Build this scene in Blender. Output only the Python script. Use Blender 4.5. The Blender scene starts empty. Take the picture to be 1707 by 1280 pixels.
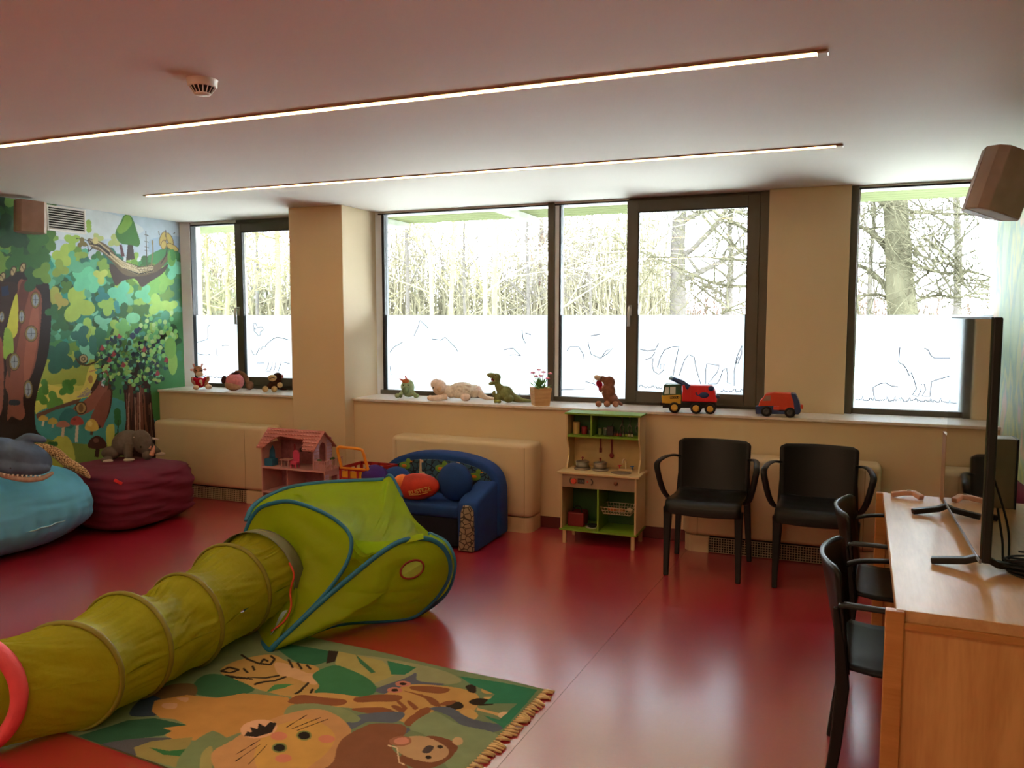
# Children's waiting / play room with window wall, mural and red floor.  Units: metres.
# x runs along the window wall, y points out through the windows, z is up; the photographer stands at the origin.
import bpy, bmesh, math, random
import numpy as np
from mathutils import Vector, Matrix, noise

random.seed(7); np.random.seed(7)
SC = bpy.context.scene
COL = SC.collection
PI = math.pi

# ------------------------------------------------------------------ camera
FPX = 1340.0                                   # focal length in pixels of the 1707 x 1280 frame
EYE = Vector((0, 0, 1.6))
YAW = math.radians(21.859); PITCH = math.radians(4.8627)
cam_d = bpy.data.cameras.new('camera'); cam = bpy.data.objects.new('camera', cam_d); COL.objects.link(cam)
cam_d.sensor_width = 36; cam_d.lens = 36 * FPX / 1707
cam.location = EYE; cam.rotation_euler = (PI / 2 - PITCH, 0, YAW)
SC.camera = cam

# ------------------------------------------------------------------ world (overcast winter sky), exposure
w = bpy.data.worlds.new('overcast_sky'); SC.world = w; w.use_nodes = True
bg = w.node_tree.nodes['Background']
bg.inputs[0].default_value = (0.84, 0.92, 1.0, 1); bg.inputs[1].default_value = 38.0
SC.view_settings.view_transform = 'Standard'; SC.view_settings.look = 'None'
SC.view_settings.gamma = 1; SC.view_settings.use_curve_mapping = False
SC.view_settings.exposure = 1.25
SC.cycles.use_denoising = True
SC.cycles.max_bounces = 8; SC.cycles.diffuse_bounces = 7; SC.cycles.transparent_max_bounces = 16
SC.cycles.sample_clamp_indirect = 50; SC.cycles.caustics_reflective = False; SC.cycles.caustics_refractive = False

ROOM_X0, ROOM_X1, ROOM_Y0, WALL_Y, FRAME_Y, CEIL, SILL = -5.79, 0.96, -3.2, 5.66, 6.05, 2.48, 0.92

def portal(x0, x1):                            # tells the sky's light where the window openings are
    d = bpy.data.lights.new('window_portal', 'AREA'); d.shape = 'RECTANGLE'
    d.size = x1 - x0; d.size_y = CEIL - SILL; d.cycles.is_portal = True
    o = bpy.data.objects.new('window_portal', d); COL.objects.link(o)
    o.location = ((x0 + x1) / 2, FRAME_Y + 0.16, (CEIL + SILL) / 2); o.rotation_euler = (-PI / 2, 0, 0)
portal(-5.7, -4.3); portal(-3.7, -0.46); portal(0.08, 0.95)

# ------------------------------------------------------------------ measuring helpers (photo pixel -> point on a real plane)
_F = Vector((-math.sin(YAW) * math.cos(PITCH), math.cos(YAW) * math.cos(PITCH), -math.sin(PITCH)))
_R = Vector((math.cos(YAW), math.sin(YAW), 0)); _U = _R.cross(_F)
def _ray(px, py): return _F * FPX + _R * (px - 853.5) - _U * (py - 640.0)
def G(px, py, z=0.0): d = _ray(px, py); return EYE + d * ((z - EYE.z) / d.z)      # on the level z
def V(px, py, y): d = _ray(px, py); return EYE + d * (y / d.y)                     # on the plane parallel to the window wall
def L(px, py, x): d = _ray(px, py); return EYE + d * (x / d.x)                     # on the plane parallel to the side walls

# ------------------------------------------------------------------ materials
def lin(c):
    if isinstance(c, str): c = tuple(int(c[i:i + 2], 16) for i in (0, 2, 4))
    return tuple(((v / 255) / 12.92 if v / 255 <= 0.04045 else ((v / 255 + 0.055) / 1.055) ** 2.4) for v in c)
_M = {}
def mat(name, col, rough=0.6, metal=0.0, var=0.12, scale=8.0, bump=0.0, bscale=60.0, spec=0.5, stretch=None, coat=0.0, trans=0.0, dist=0.01):
    """Principled material; colour varied by object-space noise, optional bump, optional translucency."""
    if name in _M: return _M[name]
    m = bpy.data.materials.new(name); m.use_nodes = True; _M[name] = m
    nt = m.node_tree; N = nt.nodes; K = nt.links; p = N['Principled BSDF']
    c = lin(col)
    p.inputs['Roughness'].default_value = rough; p.inputs['Metallic'].default_value = metal
    p.inputs['Specular IOR Level'].default_value = spec; p.inputs['Coat Weight'].default_value = coat
    tc = N.new('ShaderNodeTexCoord'); src = tc.outputs['Object']
    if stretch:
        mp = N.new('ShaderNodeMapping'); mp.inputs['Scale'].default_value = stretch
        K.new(src, mp.inputs[0]); src = mp.outputs[0]
    n = N.new('ShaderNodeTexNoise'); n.inputs['Scale'].default_value = scale; n.inputs['Detail'].default_value = 4
    K.new(src, n.inputs['Vector'])
    r = N.new('ShaderNodeValToRGB')
    r.color_ramp.elements[0].position = 0.3; r.color_ramp.elements[1].position = 0.7
    r.color_ramp.elements[0].color = (*[v * (1 - var) for v in c], 1)
    r.color_ramp.elements[1].color = (*[min(1, v * (1 + var)) for v in c], 1)
    K.new(n.outputs[0], r.inputs[0]); K.new(r.outputs[0], p.inputs['Base Color'])
    if bump:
        b = N.new('ShaderNodeBump'); b.inputs['Strength'].default_value = bump; b.inputs['Distance'].default_value = dist
        n2 = N.new('ShaderNodeTexNoise'); n2.inputs['Scale'].default_value = bscale; n2.inputs['Detail'].default_value = 3
        K.new(src, n2.inputs['Vector']); K.new(n2.outputs[0], b.inputs['Height']); K.new(b.outputs[0], p.inputs['Normal'])
    if trans:
        t = N.new('ShaderNodeBsdfTranslucent'); mx = N.new('ShaderNodeMixShader'); mx.inputs[0].default_value = trans
        K.new(r.outputs[0], t.inputs[0]); K.new(p.outputs[0], mx.inputs[1]); K.new(t.outputs[0], mx.inputs[2])
        K.new(mx.outputs[0], N['Material Output'].inputs[0])
    return m

def wood(name, c1, c2, rough=0.4, stretch=(1, 1, 12), scale=3.0, coat=0.0):
    if name in _M: return _M[name]
    m = bpy.data.materials.new(name); m.use_nodes = True; _M[name] = m
    nt = m.node_tree; N = nt.nodes; K = nt.links; p = N['Principled BSDF']
    p.inputs['Roughness'].default_value = rough; p.inputs['Coat Weight'].default_value = coat
    tc = N.new('ShaderNodeTexCoord'); mp = N.new('ShaderNodeMapping'); mp.inputs['Scale'].default_value = stretch
    n = N.new('ShaderNodeTexNoise'); n.inputs['Scale'].default_value = scale; n.inputs['Detail'].default_value = 8; n.inputs['Distortion'].default_value = 0.6
    n2 = N.new('ShaderNodeTexNoise'); n2.inputs['Scale'].default_value = scale * 9; n2.inputs['Detail'].default_value = 4
    mxv = N.new('ShaderNodeMath'); mxv.operation = 'MULTIPLY_ADD'; mxv.inputs[1].default_value = 0.3
    K.new(tc.outputs['Object'], mp.inputs[0]); K.new(mp.outputs[0], n.inputs['Vector']); K.new(mp.outputs[0], n2.inputs['Vector'])
    K.new(n2.outputs[0], mxv.inputs[0]); K.new(n.outputs[0], mxv.inputs[2])
    r = N.new('ShaderNodeValToRGB'); r.color_ramp.elements[0].position = 0.42; r.color_ramp.elements[1].position = 0.85
    r.color_ramp.elements[0].color = (*lin(c1), 1); r.color_ramp.elements[1].color = (*lin(c2), 1)
    K.new(mxv.outputs[0], r.inputs[0]); K.new(r.outputs[0], p.inputs['Base Color'])
    b = N.new('ShaderNodeBump'); b.inputs['Strength'].default_value = 0.08; b.inputs['Distance'].default_value = 0.002
    K.new(n2.outputs[0], b.inputs['Height']); K.new(b.outputs[0], p.inputs['Normal'])
    return m

def paint_mat(name, rough=0.75, bump=0.0, bscale=200):
    """Shows the painted colour stored on the mesh (mural paint, woven rug, printed cloth)."""
    if name in _M: return _M[name]
    m = bpy.data.materials.new(name); m.use_nodes = True; _M[name] = m
    N = m.node_tree.nodes; K = m.node_tree.links; p = N['Principled BSDF']
    p.inputs['Roughness'].default_value = rough; p.inputs['Specular IOR Level'].default_value = 0.3
    a = N.new('ShaderNodeVertexColor'); a.layer_name = 'paint'
    tc = N.new('ShaderNodeTexCoord'); n = N.new('ShaderNodeTexNoise'); n.inputs['Scale'].default_value = 14; n.inputs['Detail'].default_value = 5
    mr = N.new('ShaderNodeMapRange'); mr.inputs[3].default_value = 0.82; mr.inputs[4].default_value = 1.12
    mx = N.new('ShaderNodeVectorMath'); mx.operation = 'SCALE'
    K.new(tc.outputs['Object'], n.inputs['Vector']); K.new(n.outputs[0], mr.inputs[0]); K.new(mr.outputs[0], mx.inputs['Scale'])
    K.new(a.outputs[0], mx.inputs[0]); K.new(mx.outputs[0], p.inputs['Base Color'])
    if bump:
        b = N.new('ShaderNodeBump'); b.inputs['Strength'].default_value = bump; b.inputs['Distance'].default_value = 0.003
        n2 = N.new('ShaderNodeTexNoise'); n2.inputs['Scale'].default_value = bscale
        K.new(tc.outputs['Object'], n2.inputs['Vector']); K.new(n2.outputs[0], b.inputs['Height']); K.new(b.outputs[0], p.inputs['Normal'])
    return m

def emit_mat(name, col, s):
    m = bpy.data.materials.new(name); m.use_nodes = True
    p = m.node_tree.nodes['Principled BSDF']
    p.inputs['Base Color'].default_value = (*lin(col), 1); p.inputs['Emission Color'].default_value = (*lin(col), 1); p.inputs['Emission Strength'].default_value = s
    return m

# ------------------------------------------------------------------ mesh builder
class MB:
    def __init__(s): s.v = []; s.f = []
    def add(s, vs, fs):
        o = len(s.v); s.v += [tuple(v) for v in vs]; s.f += [tuple(i + o for i in f) for f in fs]; return s
    def box(s, a, b):
        (x0, y0, z0), (x1, y1, z1) = a, b
        return s.add([(x0, y0, z0), (x1, y0, z0), (x1, y1, z0), (x0, y1, z0), (x0, y0, z1), (x1, y0, z1), (x1, y1, z1), (x0, y1, z1)],
                     [(0, 3, 2, 1), (4, 5, 6, 7), (0, 1, 5, 4), (1, 2, 6, 5), (2, 3, 7, 6), (3, 0, 4, 7)])
    def tube(s, pts, r, n=8, closed=False, w=1.0, ref=None, cap=True, sq=0, fix=None):
        """Sweep along pts; w widens the section sideways (flat bands); sq=1 gives a rectangular section."""
        pts = [Vector(p) for p in pts]; m = len(pts); rs = r if hasattr(r, '__len__') else [r] * m
        ref = Vector(ref) if ref else None; prev = None; vs = []
        for i, p in enumerate(pts):
            a = pts[i - 1] if (i or closed) else p; b = pts[(i + 1) % m] if (i < m - 1 or closed) else p
            t = (b - a); t = t.normalized() if t.length > 1e-9 else Vector((0, 0, 1))
            if fix: u = Vector(fix) - t * Vector(fix).dot(t)
            elif ref: u = ref.cross(t)
            elif prev is None: u = (Vector((0, 0, 1)) if abs(t.z) < 0.9 else Vector((1, 0, 0))).cross(t)
            else: u = prev - t * prev.dot(t)
            u = u.normalized() if u.length > 1e-9 else Vector((1, 0, 0)); prev = u; q = t.cross(u)
            for k in range(n):
                an = 2 * PI * (k + (0.5 if sq else 0)) / n; cx, cy = math.cos(an), math.sin(an)
                if sq and n == 4: cx, cy = math.copysign(1, cx), math.copysign(1, cy)
                vs.append(p + (u * cx * w + q * cy) * rs[i])
        fs = [(i * n + k, i * n + (k + 1) % n, ((i + 1) % m) * n + (k + 1) % n, ((i + 1) % m) * n + k)
              for i in range(m if closed else m - 1) for k in range(n)]
        if cap and not closed: fs += [tuple(range(n - 1, -1, -1)), tuple(range((m - 1) * n, m * n))]
        return s.add(vs, fs)
    def lathe(s, prof, n=24, c=(0, 0, 0), sx=1.0, sy=1.0):
        vs = [(c[0] + r * sx * math.cos(2 * PI * k / n), c[1] + r * sy * math.sin(2 * PI * k / n), c[2] + z) for r, z in prof for k in range(n)]
        m = len(prof)
        fs = [(i * n + k, i * n + (k + 1) % n, (i + 1) * n + (k + 1) % n, (i + 1) * n + k) for i in range(m - 1) for k in range(n)]
        fs += [tuple(range(n - 1, -1, -1)), tuple(range((m - 1) * n, m * n))]
        return s.add(vs, fs)
    def prism(s, poly, a, b, axis='y'):
        def pt(p, t): return (p[0], t, p[1]) if axis == 'y' else ((t, p[0], p[1]) if axis == 'x' else (p[0], p[1], t))
        n = len(poly)
        return s.add([pt(p, a) for p in poly] + [pt(p, b) for p in poly],
                     [tuple(range(n)), tuple(range(2 * n - 1, n - 1, -1))] + [(i, i + n, (i + 1) % n + n, (i + 1) % n) for i in range(n)])
    def ell(s, c, r, n=16, m=10, rot=None):
        r = (r,) * 3 if not hasattr(r, '__len__') else r
        R = rot or Matrix.Identity(3); c = Vector(c)
        vs = [c + R @ Vector((r[0] * math.sin(PI * i / m) * math.cos(2 * PI * k / n), r[1] * math.sin(PI * i / m) * math.sin(2 * PI * k / n), r[2] * math.cos(PI * i / m)))
              for i in range(1, m) for k in range(n)] + [c + R @ Vector((0, 0, r[2])), c - R @ Vector((0, 0, r[2]))]
        T, B = (m - 1) * n, (m - 1) * n + 1
        fs = [(i * n + k, i * n + (k + 1) % n, (i + 1) * n + (k + 1) % n, (i + 1) * n + k) for i in range(m - 2) for k in range(n)]
        fs += [(T, (k + 1) % n, k) for k in range(n)] + [(B, (m - 2) * n + k, (m - 2) * n + (k + 1) % n) for k in range(n)]
        return s.add(vs, fs)
    def grid(s, fn, nu, nv):
        vs = [fn(i / nu, j / nv) for i in range(nu + 1) for j in range(nv + 1)]; k = nv + 1
        return s.add(vs, [(i * k + j, (i + 1) * k + j, (i + 1) * k + j + 1, i * k + j + 1) for i in range(nu) for j in range(nv)])
    def xf(s, M): s.v = [tuple(M @ Vector(v)) for v in s.v]; return s
    def mesh(s, name):
        me = bpy.data.meshes.new(name); me.from_pydata(s.v, [], s.f)
        bm = bmesh.new(); bm.from_mesh(me); bmesh.ops.recalc_face_normals(bm, faces=bm.faces); bm.to_mesh(me); bm.free(); return me
    def build(s, name, m, parent=None, smooth=False, bevel=0, seg=2, sub=0, solid=0, remesh=0):
        me = s.mesh(name)
        if remesh: me = remeshed(me, remesh, name)
        return link(name, me, m, parent, smooth or bool(remesh), bevel, seg, sub, solid)

def remeshed(me, vox, name):
    """Melt overlapping solids into one continuous skin."""
    o = bpy.data.objects.new('tmp', me); COL.objects.link(o)
    md = o.modifiers.new('r', 'REMESH'); md.mode = 'VOXEL'; md.voxel_size = vox
    sm = o.modifiers.new('s', 'SMOOTH'); sm.iterations = 2; sm.factor = 0.6
    dg = bpy.context.evaluated_depsgraph_get(); dg.update()
    out = bpy.data.meshes.new_from_object(o.evaluated_get(dg)); out.name = name
    bpy.data.objects.remove(o); bpy.data.meshes.remove(me); return out

def link(name, me, m, parent=None, smooth=False, bevel=0, seg=2, sub=0, solid=0):
    o = bpy.data.objects.new(name, me); COL.objects.link(o)
    if m: me.materials.append(m)
    if smooth: me.polygons.foreach_set('use_smooth', [True] * len(me.polygons))
    if solid: md = o.modifiers.new('solid', 'SOLIDIFY'); md.thickness = solid; md.offset = 0
    if sub: md = o.modifiers.new('sub', 'SUBSURF'); md.levels = md.render_levels = sub
    if bevel:
        md = o.modifiers.new('bevel', 'BEVEL'); md.width = bevel; md.segments = seg; md.limit_method = 'ANGLE'; md.angle_limit = 0.7
        md.harden_normals = False
    if parent: o.parent = parent
    return o

def tag(o, label=None, cat=None, group=None, kind=None):
    for k, v in (('label', label), ('category', cat), ('group', group), ('kind', kind)):
        if v: o[k] = v
    return o
def thing(name, label, cat, loc=(0, 0, 0), rz=0.0, group=None):
    o = bpy.data.objects.new(name, None); COL.objects.link(o); o.empty_display_size = 0.1
    o.location = loc; o.rotation_euler = (0, 0, rz); return tag(o, label, cat, group)
def setting(name, loc=(0, 0, 0)):
    o = bpy.data.objects.new(name, None); COL.objects.link(o); o.location = loc; return tag(o, kind='structure')
def copy_tree(o, parent=None):
    c = o.copy(); COL.objects.link(c); c.parent = parent
    for ch in list(o.children): copy_tree(ch, c)
    return c
def smooth_loop(pts, n=8, closed=True):
    """Catmull-Rom through the points."""
    P = [Vector(p) for p in pts]; m = len(P); out = []
    for i in range(m if closed else m - 1):
        a = P[(i - 1) % m] if closed or i else P[0]; b = P[i]; c = P[(i + 1) % m]; d = P[(i + 2) % m] if closed or i + 2 < m else P[-1]
        for k in range(n):
            t = k / n; out.append(0.5 * ((2 * b) + (c - a) * t + (2 * a - 5 * b + 4 * c - d) * t * t + (3 * b - a - 3 * c + d) * t ** 3))
    if not closed: out.append(P[-1])
    return out
def text(body, size, m, name, parent, loc, rot, depth=0.0008):
    cu = bpy.data.curves.new(name, 'FONT'); cu.body = body; cu.size = size; cu.extrude = depth; cu.align_x = 'CENTER'; cu.align_y = 'CENTER'
    o = bpy.data.objects.new('tmp', cu); COL.objects.link(o)
    dg = bpy.context.evaluated_depsgraph_get(); dg.update(); me = bpy.data.meshes.new_from_object(o.evaluated_get(dg))
    bpy.data.objects.remove(o); o = link(name, me, m, parent); o.location = loc; o.rotation_euler = rot; return o

# ================================================================== ROOM SHELL
M_wall = mat('cream_wall_paint', (210, 188, 152), 0.7, var=0.03, scale=2, bump=0.03, bscale=150)
M_ceil = mat('white_ceiling_paint', (214, 206, 200), 0.8, var=0.02, scale=1.5)
M_white = mat('white_plaster', (225, 226, 228), 0.7, var=0.02)
M_frame = mat('anodised_dark_frame', (82, 76, 64), 0.45, metal=0.25, var=0.05)
M_gasket = mat('black_gasket', (18, 20, 26), 0.6)
M_alu = mat('pale_aluminium', (226, 232, 234), 0.5, var=0.03)
M_base = mat('dark_red_baseboard', (92, 26, 26), 0.45, var=0.06)

def floor_material():
    m = bpy.data.materials.new('red_linoleum'); m.use_nodes = True; N = m.node_tree.nodes; K = m.node_tree.links; p = N['Principled BSDF']
    tc = N.new('ShaderNodeTexCoord')
    n = N.new('ShaderNodeTexNoise'); n.inputs['Scale'].default_value = 2.2; n.inputs['Detail'].default_value = 8
    n3 = N.new('ShaderNodeTexNoise'); n3.inputs['Scale'].default_value = 60; n3.inputs['Detail'].default_value = 3
    ad = N.new('ShaderNodeMath'); ad.operation = 'MULTIPLY_ADD'; ad.inputs[1].default_value = 0.35
    r = N.new('ShaderNodeValToRGB'); r.color_ramp.elements[0].position = 0.45; r.color_ramp.elements[1].position = 0.9
    r.color_ramp.elements[0].color = (*lin((160, 22, 44)), 1); r.color_ramp.elements[1].color = (*lin((172, 28, 52)), 1)
    K.new(tc.outputs['Object'], n.inputs['Vector']); K.new(tc.outputs['Object'], n3.inputs['Vector'])
    K.new(n3.outputs[0], ad.inputs[0]); K.new(n.outputs[0], ad.inputs[2]); K.new(ad.outputs[0], r.inputs[0]); K.new(r.outputs[0], p.inputs['Base Color'])
    rr = N.new('ShaderNodeMapRange'); rr.inputs[3].default_value = 0.30; rr.inputs[4].default_value = 0.36
    K.new(n.outputs[0], rr.inputs[0]); K.new(rr.outputs[0], p.inputs['Roughness'])
    p.inputs['Specular IOR Level'].default_value = 0.9; p.inputs['Coat Weight'].default_value = 1.0; p.inputs['Coat Roughness'].default_value = 0.2; p.inputs['Coat IOR'].default_value = 2.8
    b = N.new('ShaderNodeBump'); b.inputs['Strength'].default_value = 0.06; b.inputs['Distance'].default_value = 0.002
    K.new(n3.outputs[0], b.inputs['Height']); K.new(b.outputs[0], p.inputs['Normal'])
    return m
M_floor = floor_material()

fl = setting('floor')
SEAM_X = lambda y: -1.21 + 0.0576 * y                      # welded joint between two sheets of linoleum
sheets = [(ROOM_X0 - .1, -2.95, None), (-2.95, None, 'a'), (None, ROOM_X1 + .1, 'b')]
def sheet(poly): return MB().prism(poly, -0.05, 0.0, 'z').build('floor_sheet', M_floor, fl)
Y0, Y1 = ROOM_Y0, 6.3
g = 0.0011
sheet([(-6.4, Y0), (SEAM_X(Y0) - g, Y0), (SEAM_X(Y1) - g, Y1), (-6.4, Y1)])
sheet([(SEAM_X(Y0) + g, Y0), (1.4, Y0), (1.4, Y1), (SEAM_X(Y1) + g, Y1)])
MB().prism([(SEAM_X(Y0) - g, Y0), (SEAM_X(Y0) + g, Y0), (SEAM_X(Y1) + g, Y1), (SEAM_X(Y1) - g, Y1)], -0.05, -0.0012, 'z').build('weld_seam', mat('seam', (88, 18, 26), 0.5), fl)

tag(MB().box((-6.2, Y0 - .2, CEIL), (1.4, 6.35, CEIL + .2)).build('ceiling', M_ceil), kind='structure')
tag(MB().box((-6.2, Y0 - .2, 0), (1.4, Y0, CEIL)).build('wall_back', M_wall), kind='structure')

ww = setting('wall_window')
MB().box((ROOM_X0 - .3, WALL_Y, 0), (-4.0, 6.25, SILL - .02)).build('wall_panel', M_wall, ww)
MB().box((-4.0, WALL_Y, 0), (1.4, 6.25, SILL - .02)).build('wall_panel', M_wall, ww)
COLX0, COLX1, COLY = V(484, 500, 5.53).x, V(572, 500, 5.53).x, 5.53
tag(MB().box((COLX0, COLY, 0), (COLX1, 6.25, CEIL)).build('pillar', M_wall, bevel=.004), kind='structure')
tag(MB().box((-0.455, 5.97, SILL), (0.075, 6.25, CEIL)).build('wall_pier', M_wall, bevel=.003), kind='structure')

M_sill = mat('pale_stone_sill', (214, 202, 190), 0.35, var=0.08, scale=30, spec=0.6)
tag(MB().box((ROOM_X0, WALL_Y - .02, SILL - .02), (COLX0, FRAME_Y + .1, SILL)).build('trim_1', M_sill, bevel=.003), kind='structure')
tag(MB().box((COLX1, WALL_Y - .02, SILL - .02), (ROOM_X1, FRAME_Y + .1, SILL)).build('trim_2', M_sill, bevel=.003), kind='structure')
bb = .085
tag(MB().box((COLX1, WALL_Y - .012, 0), (ROOM_X1, WALL_Y, bb)).build('baseboard_window', M_base, bevel=.003), kind='structure')
tag(MB().box((ROOM_X0, 0, 0), (ROOM_X0 + .012, WALL_Y, bb)).build('baseboard_left', M_base, bevel=.003), kind='structure')
tag(MB().box((COLX0 - .012, COLY - .012, 0), (COLX1 + .012, COLY, bb)).build('baseboard_pillar', M_base, bevel=.003), kind='structure')
tag(MB().box((ROOM_X1 - .012, 0, 0), (ROOM_X1, WALL_Y, bb)).build('baseboard_right', M_base, bevel=.003), kind='structure')

# ================================================================== WINDOWS
def glass_material():
    m = bpy.data.materials.new('window_glass'); m.use_nodes = True; N = m.node_tree.nodes; K = m.node_tree.links
    for n in list(N):
        if n.type == 'BSDF_PRINCIPLED': N.remove(n)
    t = N.new('ShaderNodeBsdfTransparent'); t.inputs[0].default_value = (.95, .97, .96, 1)
    g = N.new('ShaderNodeBsdfGlossy'); g.inputs['Roughness'].default_value = 0.02
    f = N.new('ShaderNodeFresnel'); f.inputs[0].default_value = 1.45; mx = N.new('ShaderNodeMixShader')
    K.new(f.outputs[0], mx.inputs[0]); K.new(t.outputs[0], mx.inputs[1]); K.new(g.outputs[0], mx.inputs[2])
    K.new(mx.outputs[0], N['Material Output'].inputs[0]); return m
def film_material():
    m = bpy.data.materials.new('frosted_film'); m.use_nodes = True; N = m.node_tree.nodes; K = m.node_tree.links
    for n in list(N):
        if n.type == 'BSDF_PRINCIPLED': N.remove(n)
    t = N.new('ShaderNodeBsdfTranslucent'); t.inputs[0].default_value = (.53, .545, .565, 1)
    d = N.new('ShaderNodeBsdfDiffuse'); d.inputs[0].default_value = (.7, .72, .74, 1); mx = N.new('ShaderNodeMixShader'); mx.inputs[0].default_value = .15
    K.new(t.outputs[0], mx.inputs[1]); K.new(d.outputs[0], mx.inputs[2]); K.new(mx.outputs[0], N['Material Output'].inputs[0]); return m
M_glass, M_film = glass_material(), film_material()
M_ink = mat('grey_film_drawing', (52, 58, 72), 0.8, var=0.05)
M_handle = mat('satin_metal_handle', (190, 188, 182), 0.3, metal=0.7)
FILM_Z = 1.605
def bar(p, x0, x1, z0, z1, y0=FRAME_Y, y1=FRAME_Y + .08, m=None, name='frame_bar'):
    return MB().box((x0, y0, z0), (x1, y1, z1)).build(name, m or M_frame, p, bevel=.003)
def pane(p, x0, x1, z0, z1, y):
    MB().box((x0, y, z0), (x1, y + .006, z1)).build('glass_pane', M_glass, p)
    MB().box((x0, y - .002, z0), (x1, y - .001, FILM_Z)).build('frosted_film', M_film, p)
def sash(p, x0, x1, z0, z1, y, fw=.075, hx=None):
    ob = MB()
    for a in ((x0, x0 + fw, z0, z1), (x1 - fw, x1, z0, z1), (x0 + fw, x1 - fw, z0, z0 + fw), (x0 + fw, x1 - fw, z1 - fw, z1)):
        ob.box((a[0], y, a[2]), (a[1], y + .07, a[3]))
    s = ob.build('sash', M_frame, p, bevel=.004)
    gk = MB()
    for a in ((x0 + fw, x0 + fw + .008, z0 + fw, z1 - fw), (x1 - fw - .004, x1 - fw, z0 + fw, z1 - fw), (x0 + fw, x1 - fw, z1 - fw - .008, z1 - fw)):
        gk.box((a[0], y - .001, a[2]), (a[1], y + .03, a[3]))
    gk.build('gasket', M_gasket, s)
    pane(p, x0 + fw, x1 - fw, z0 + fw, z1 - fw, y + .03)
    hb = MB().box((hx - .013, y - .01, 1.60), (hx + .013, y, 1.68))
    hb.tube([(hx, y - .008, 1.665), (hx, y - .045, 1.665), (hx, y - .05, 1.655), (hx, y - .05, 1.52)], [.009, .009, .011, .011], 8)
    hb.build('window_handle', M_handle, p, smooth=True)
X = lambda px: V(px, 526, FRAME_Y).x

w1 = setting('window_1')
MB().prism([(ROOM_X0, FRAME_Y - .07), (ROOM_X0 + .06, FRAME_Y - .01), (ROOM_X0 + .06, FRAME_Y + .1), (ROOM_X0, FRAME_Y + .1)], SILL, CEIL, 'z').build('reveal_strip', M_white, w1)
bar(w1, ROOM_X0 + .045, ROOM_X0 + .065, SILL, CEIL, FRAME_Y, FRAME_Y + .07, M_gasket, 'gasket_strip')
bar(w1, ROOM_X0 + .065, X(397), 2.458, CEIL, FRAME_Y, FRAME_Y + .1, M_alu, 'head_box')
bar(w1, ROOM_X0 + .065, X(397), 2.445, 2.458, FRAME_Y, FRAME_Y + .08, M_gasket, 'head_gasket')
bar(w1, ROOM_X0 + .045, -4.1, SILL, SILL + .035)
pane(w1, ROOM_X0 + .065, X(397), SILL + .035, 2.45, FRAME_Y + .04)
bar(w1, X(397), -4.1, CEIL - .035, CEIL)
sash(w1, X(397), -4.15, SILL + .035, CEIL - .035, FRAME_Y - .02, hx=X(401))

w2 = setting('window_2')
bar(w2, X(619), X(627), SILL, CEIL, FRAME_Y - .03, FRAME_Y + .08)
MB().prism([(X(626), FRAME_Y - .03), (X(637), FRAME_Y + .02), (X(637), FRAME_Y + .1), (X(626), FRAME_Y + .1)], SILL, CEIL, 'z').build('reveal_strip', M_alu, w2)
bar(w2, X(637), X(641), SILL, CEIL, FRAME_Y + .005, FRAME_Y + .08, M_gasket, 'gasket_strip')
bar(w2, X(627), X(1046), 2.468, CEIL, FRAME_Y, FRAME_Y + .1, M_alu, 'head_box')
bar(w2, X(627), X(1046), 2.458, 2.468, FRAME_Y - .002, FRAME_Y + .08, M_gasket, 'head_gasket')
bar(w2, X(627), -.455, SILL, SILL + .038)
bar(w2, X(914), X(924), SILL, CEIL, FRAME_Y - .02, FRAME_Y + .08, name='mullion')
bar(w2, X(924), X(931), SILL, CEIL, FRAME_Y + .01, FRAME_Y + .1, M_alu, 'reveal_strip')
bar(w2, X(931), X(934), SILL, CEIL, FRAME_Y + .005, FRAME_Y + .08, M_gasket, 'gasket_strip')
pane(w2, X(641), X(914), SILL + .038, 2.46, FRAME_Y + .04)
pane(w2, X(934), X(1046), SILL + .038, 2.46, FRAME_Y + .04)
bar(w2, X(1046), X(1278), CEIL - .02, CEIL)
bar(w2, X(1264), -.45, SILL, CEIL, FRAME_Y - .03, FRAME_Y + .08)
sash(w2, X(1045), X(1264), SILL + .02, CEIL - .02, FRAME_Y - .03, fw=.085, hx=X(1052))

w3 = setting('window_3')
bar(w3, X(1412), X(1425), SILL, CEIL, FRAME_Y - .03, FRAME_Y + .08)
bar(w3, X(1425), X(1428), SILL, CEIL, FRAME_Y + .01, FRAME_Y + .08, M_alu, 'reveal_strip')
bar(w3, X(1425), ROOM_X1, 2.468, CEIL, FRAME_Y, FRAME_Y + .1, M_alu, 'head_box')
bar(w3, X(1425), ROOM_X1, 2.456, 2.468, FRAME_Y - .002, FRAME_Y + .08, M_gasket, 'head_gasket')
bar(w3, X(1412), ROOM_X1, SILL, SILL + .038)
pane(w3, X(1428), ROOM_X1, SILL + .038, 2.46, FRAME_Y + .04)

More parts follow.
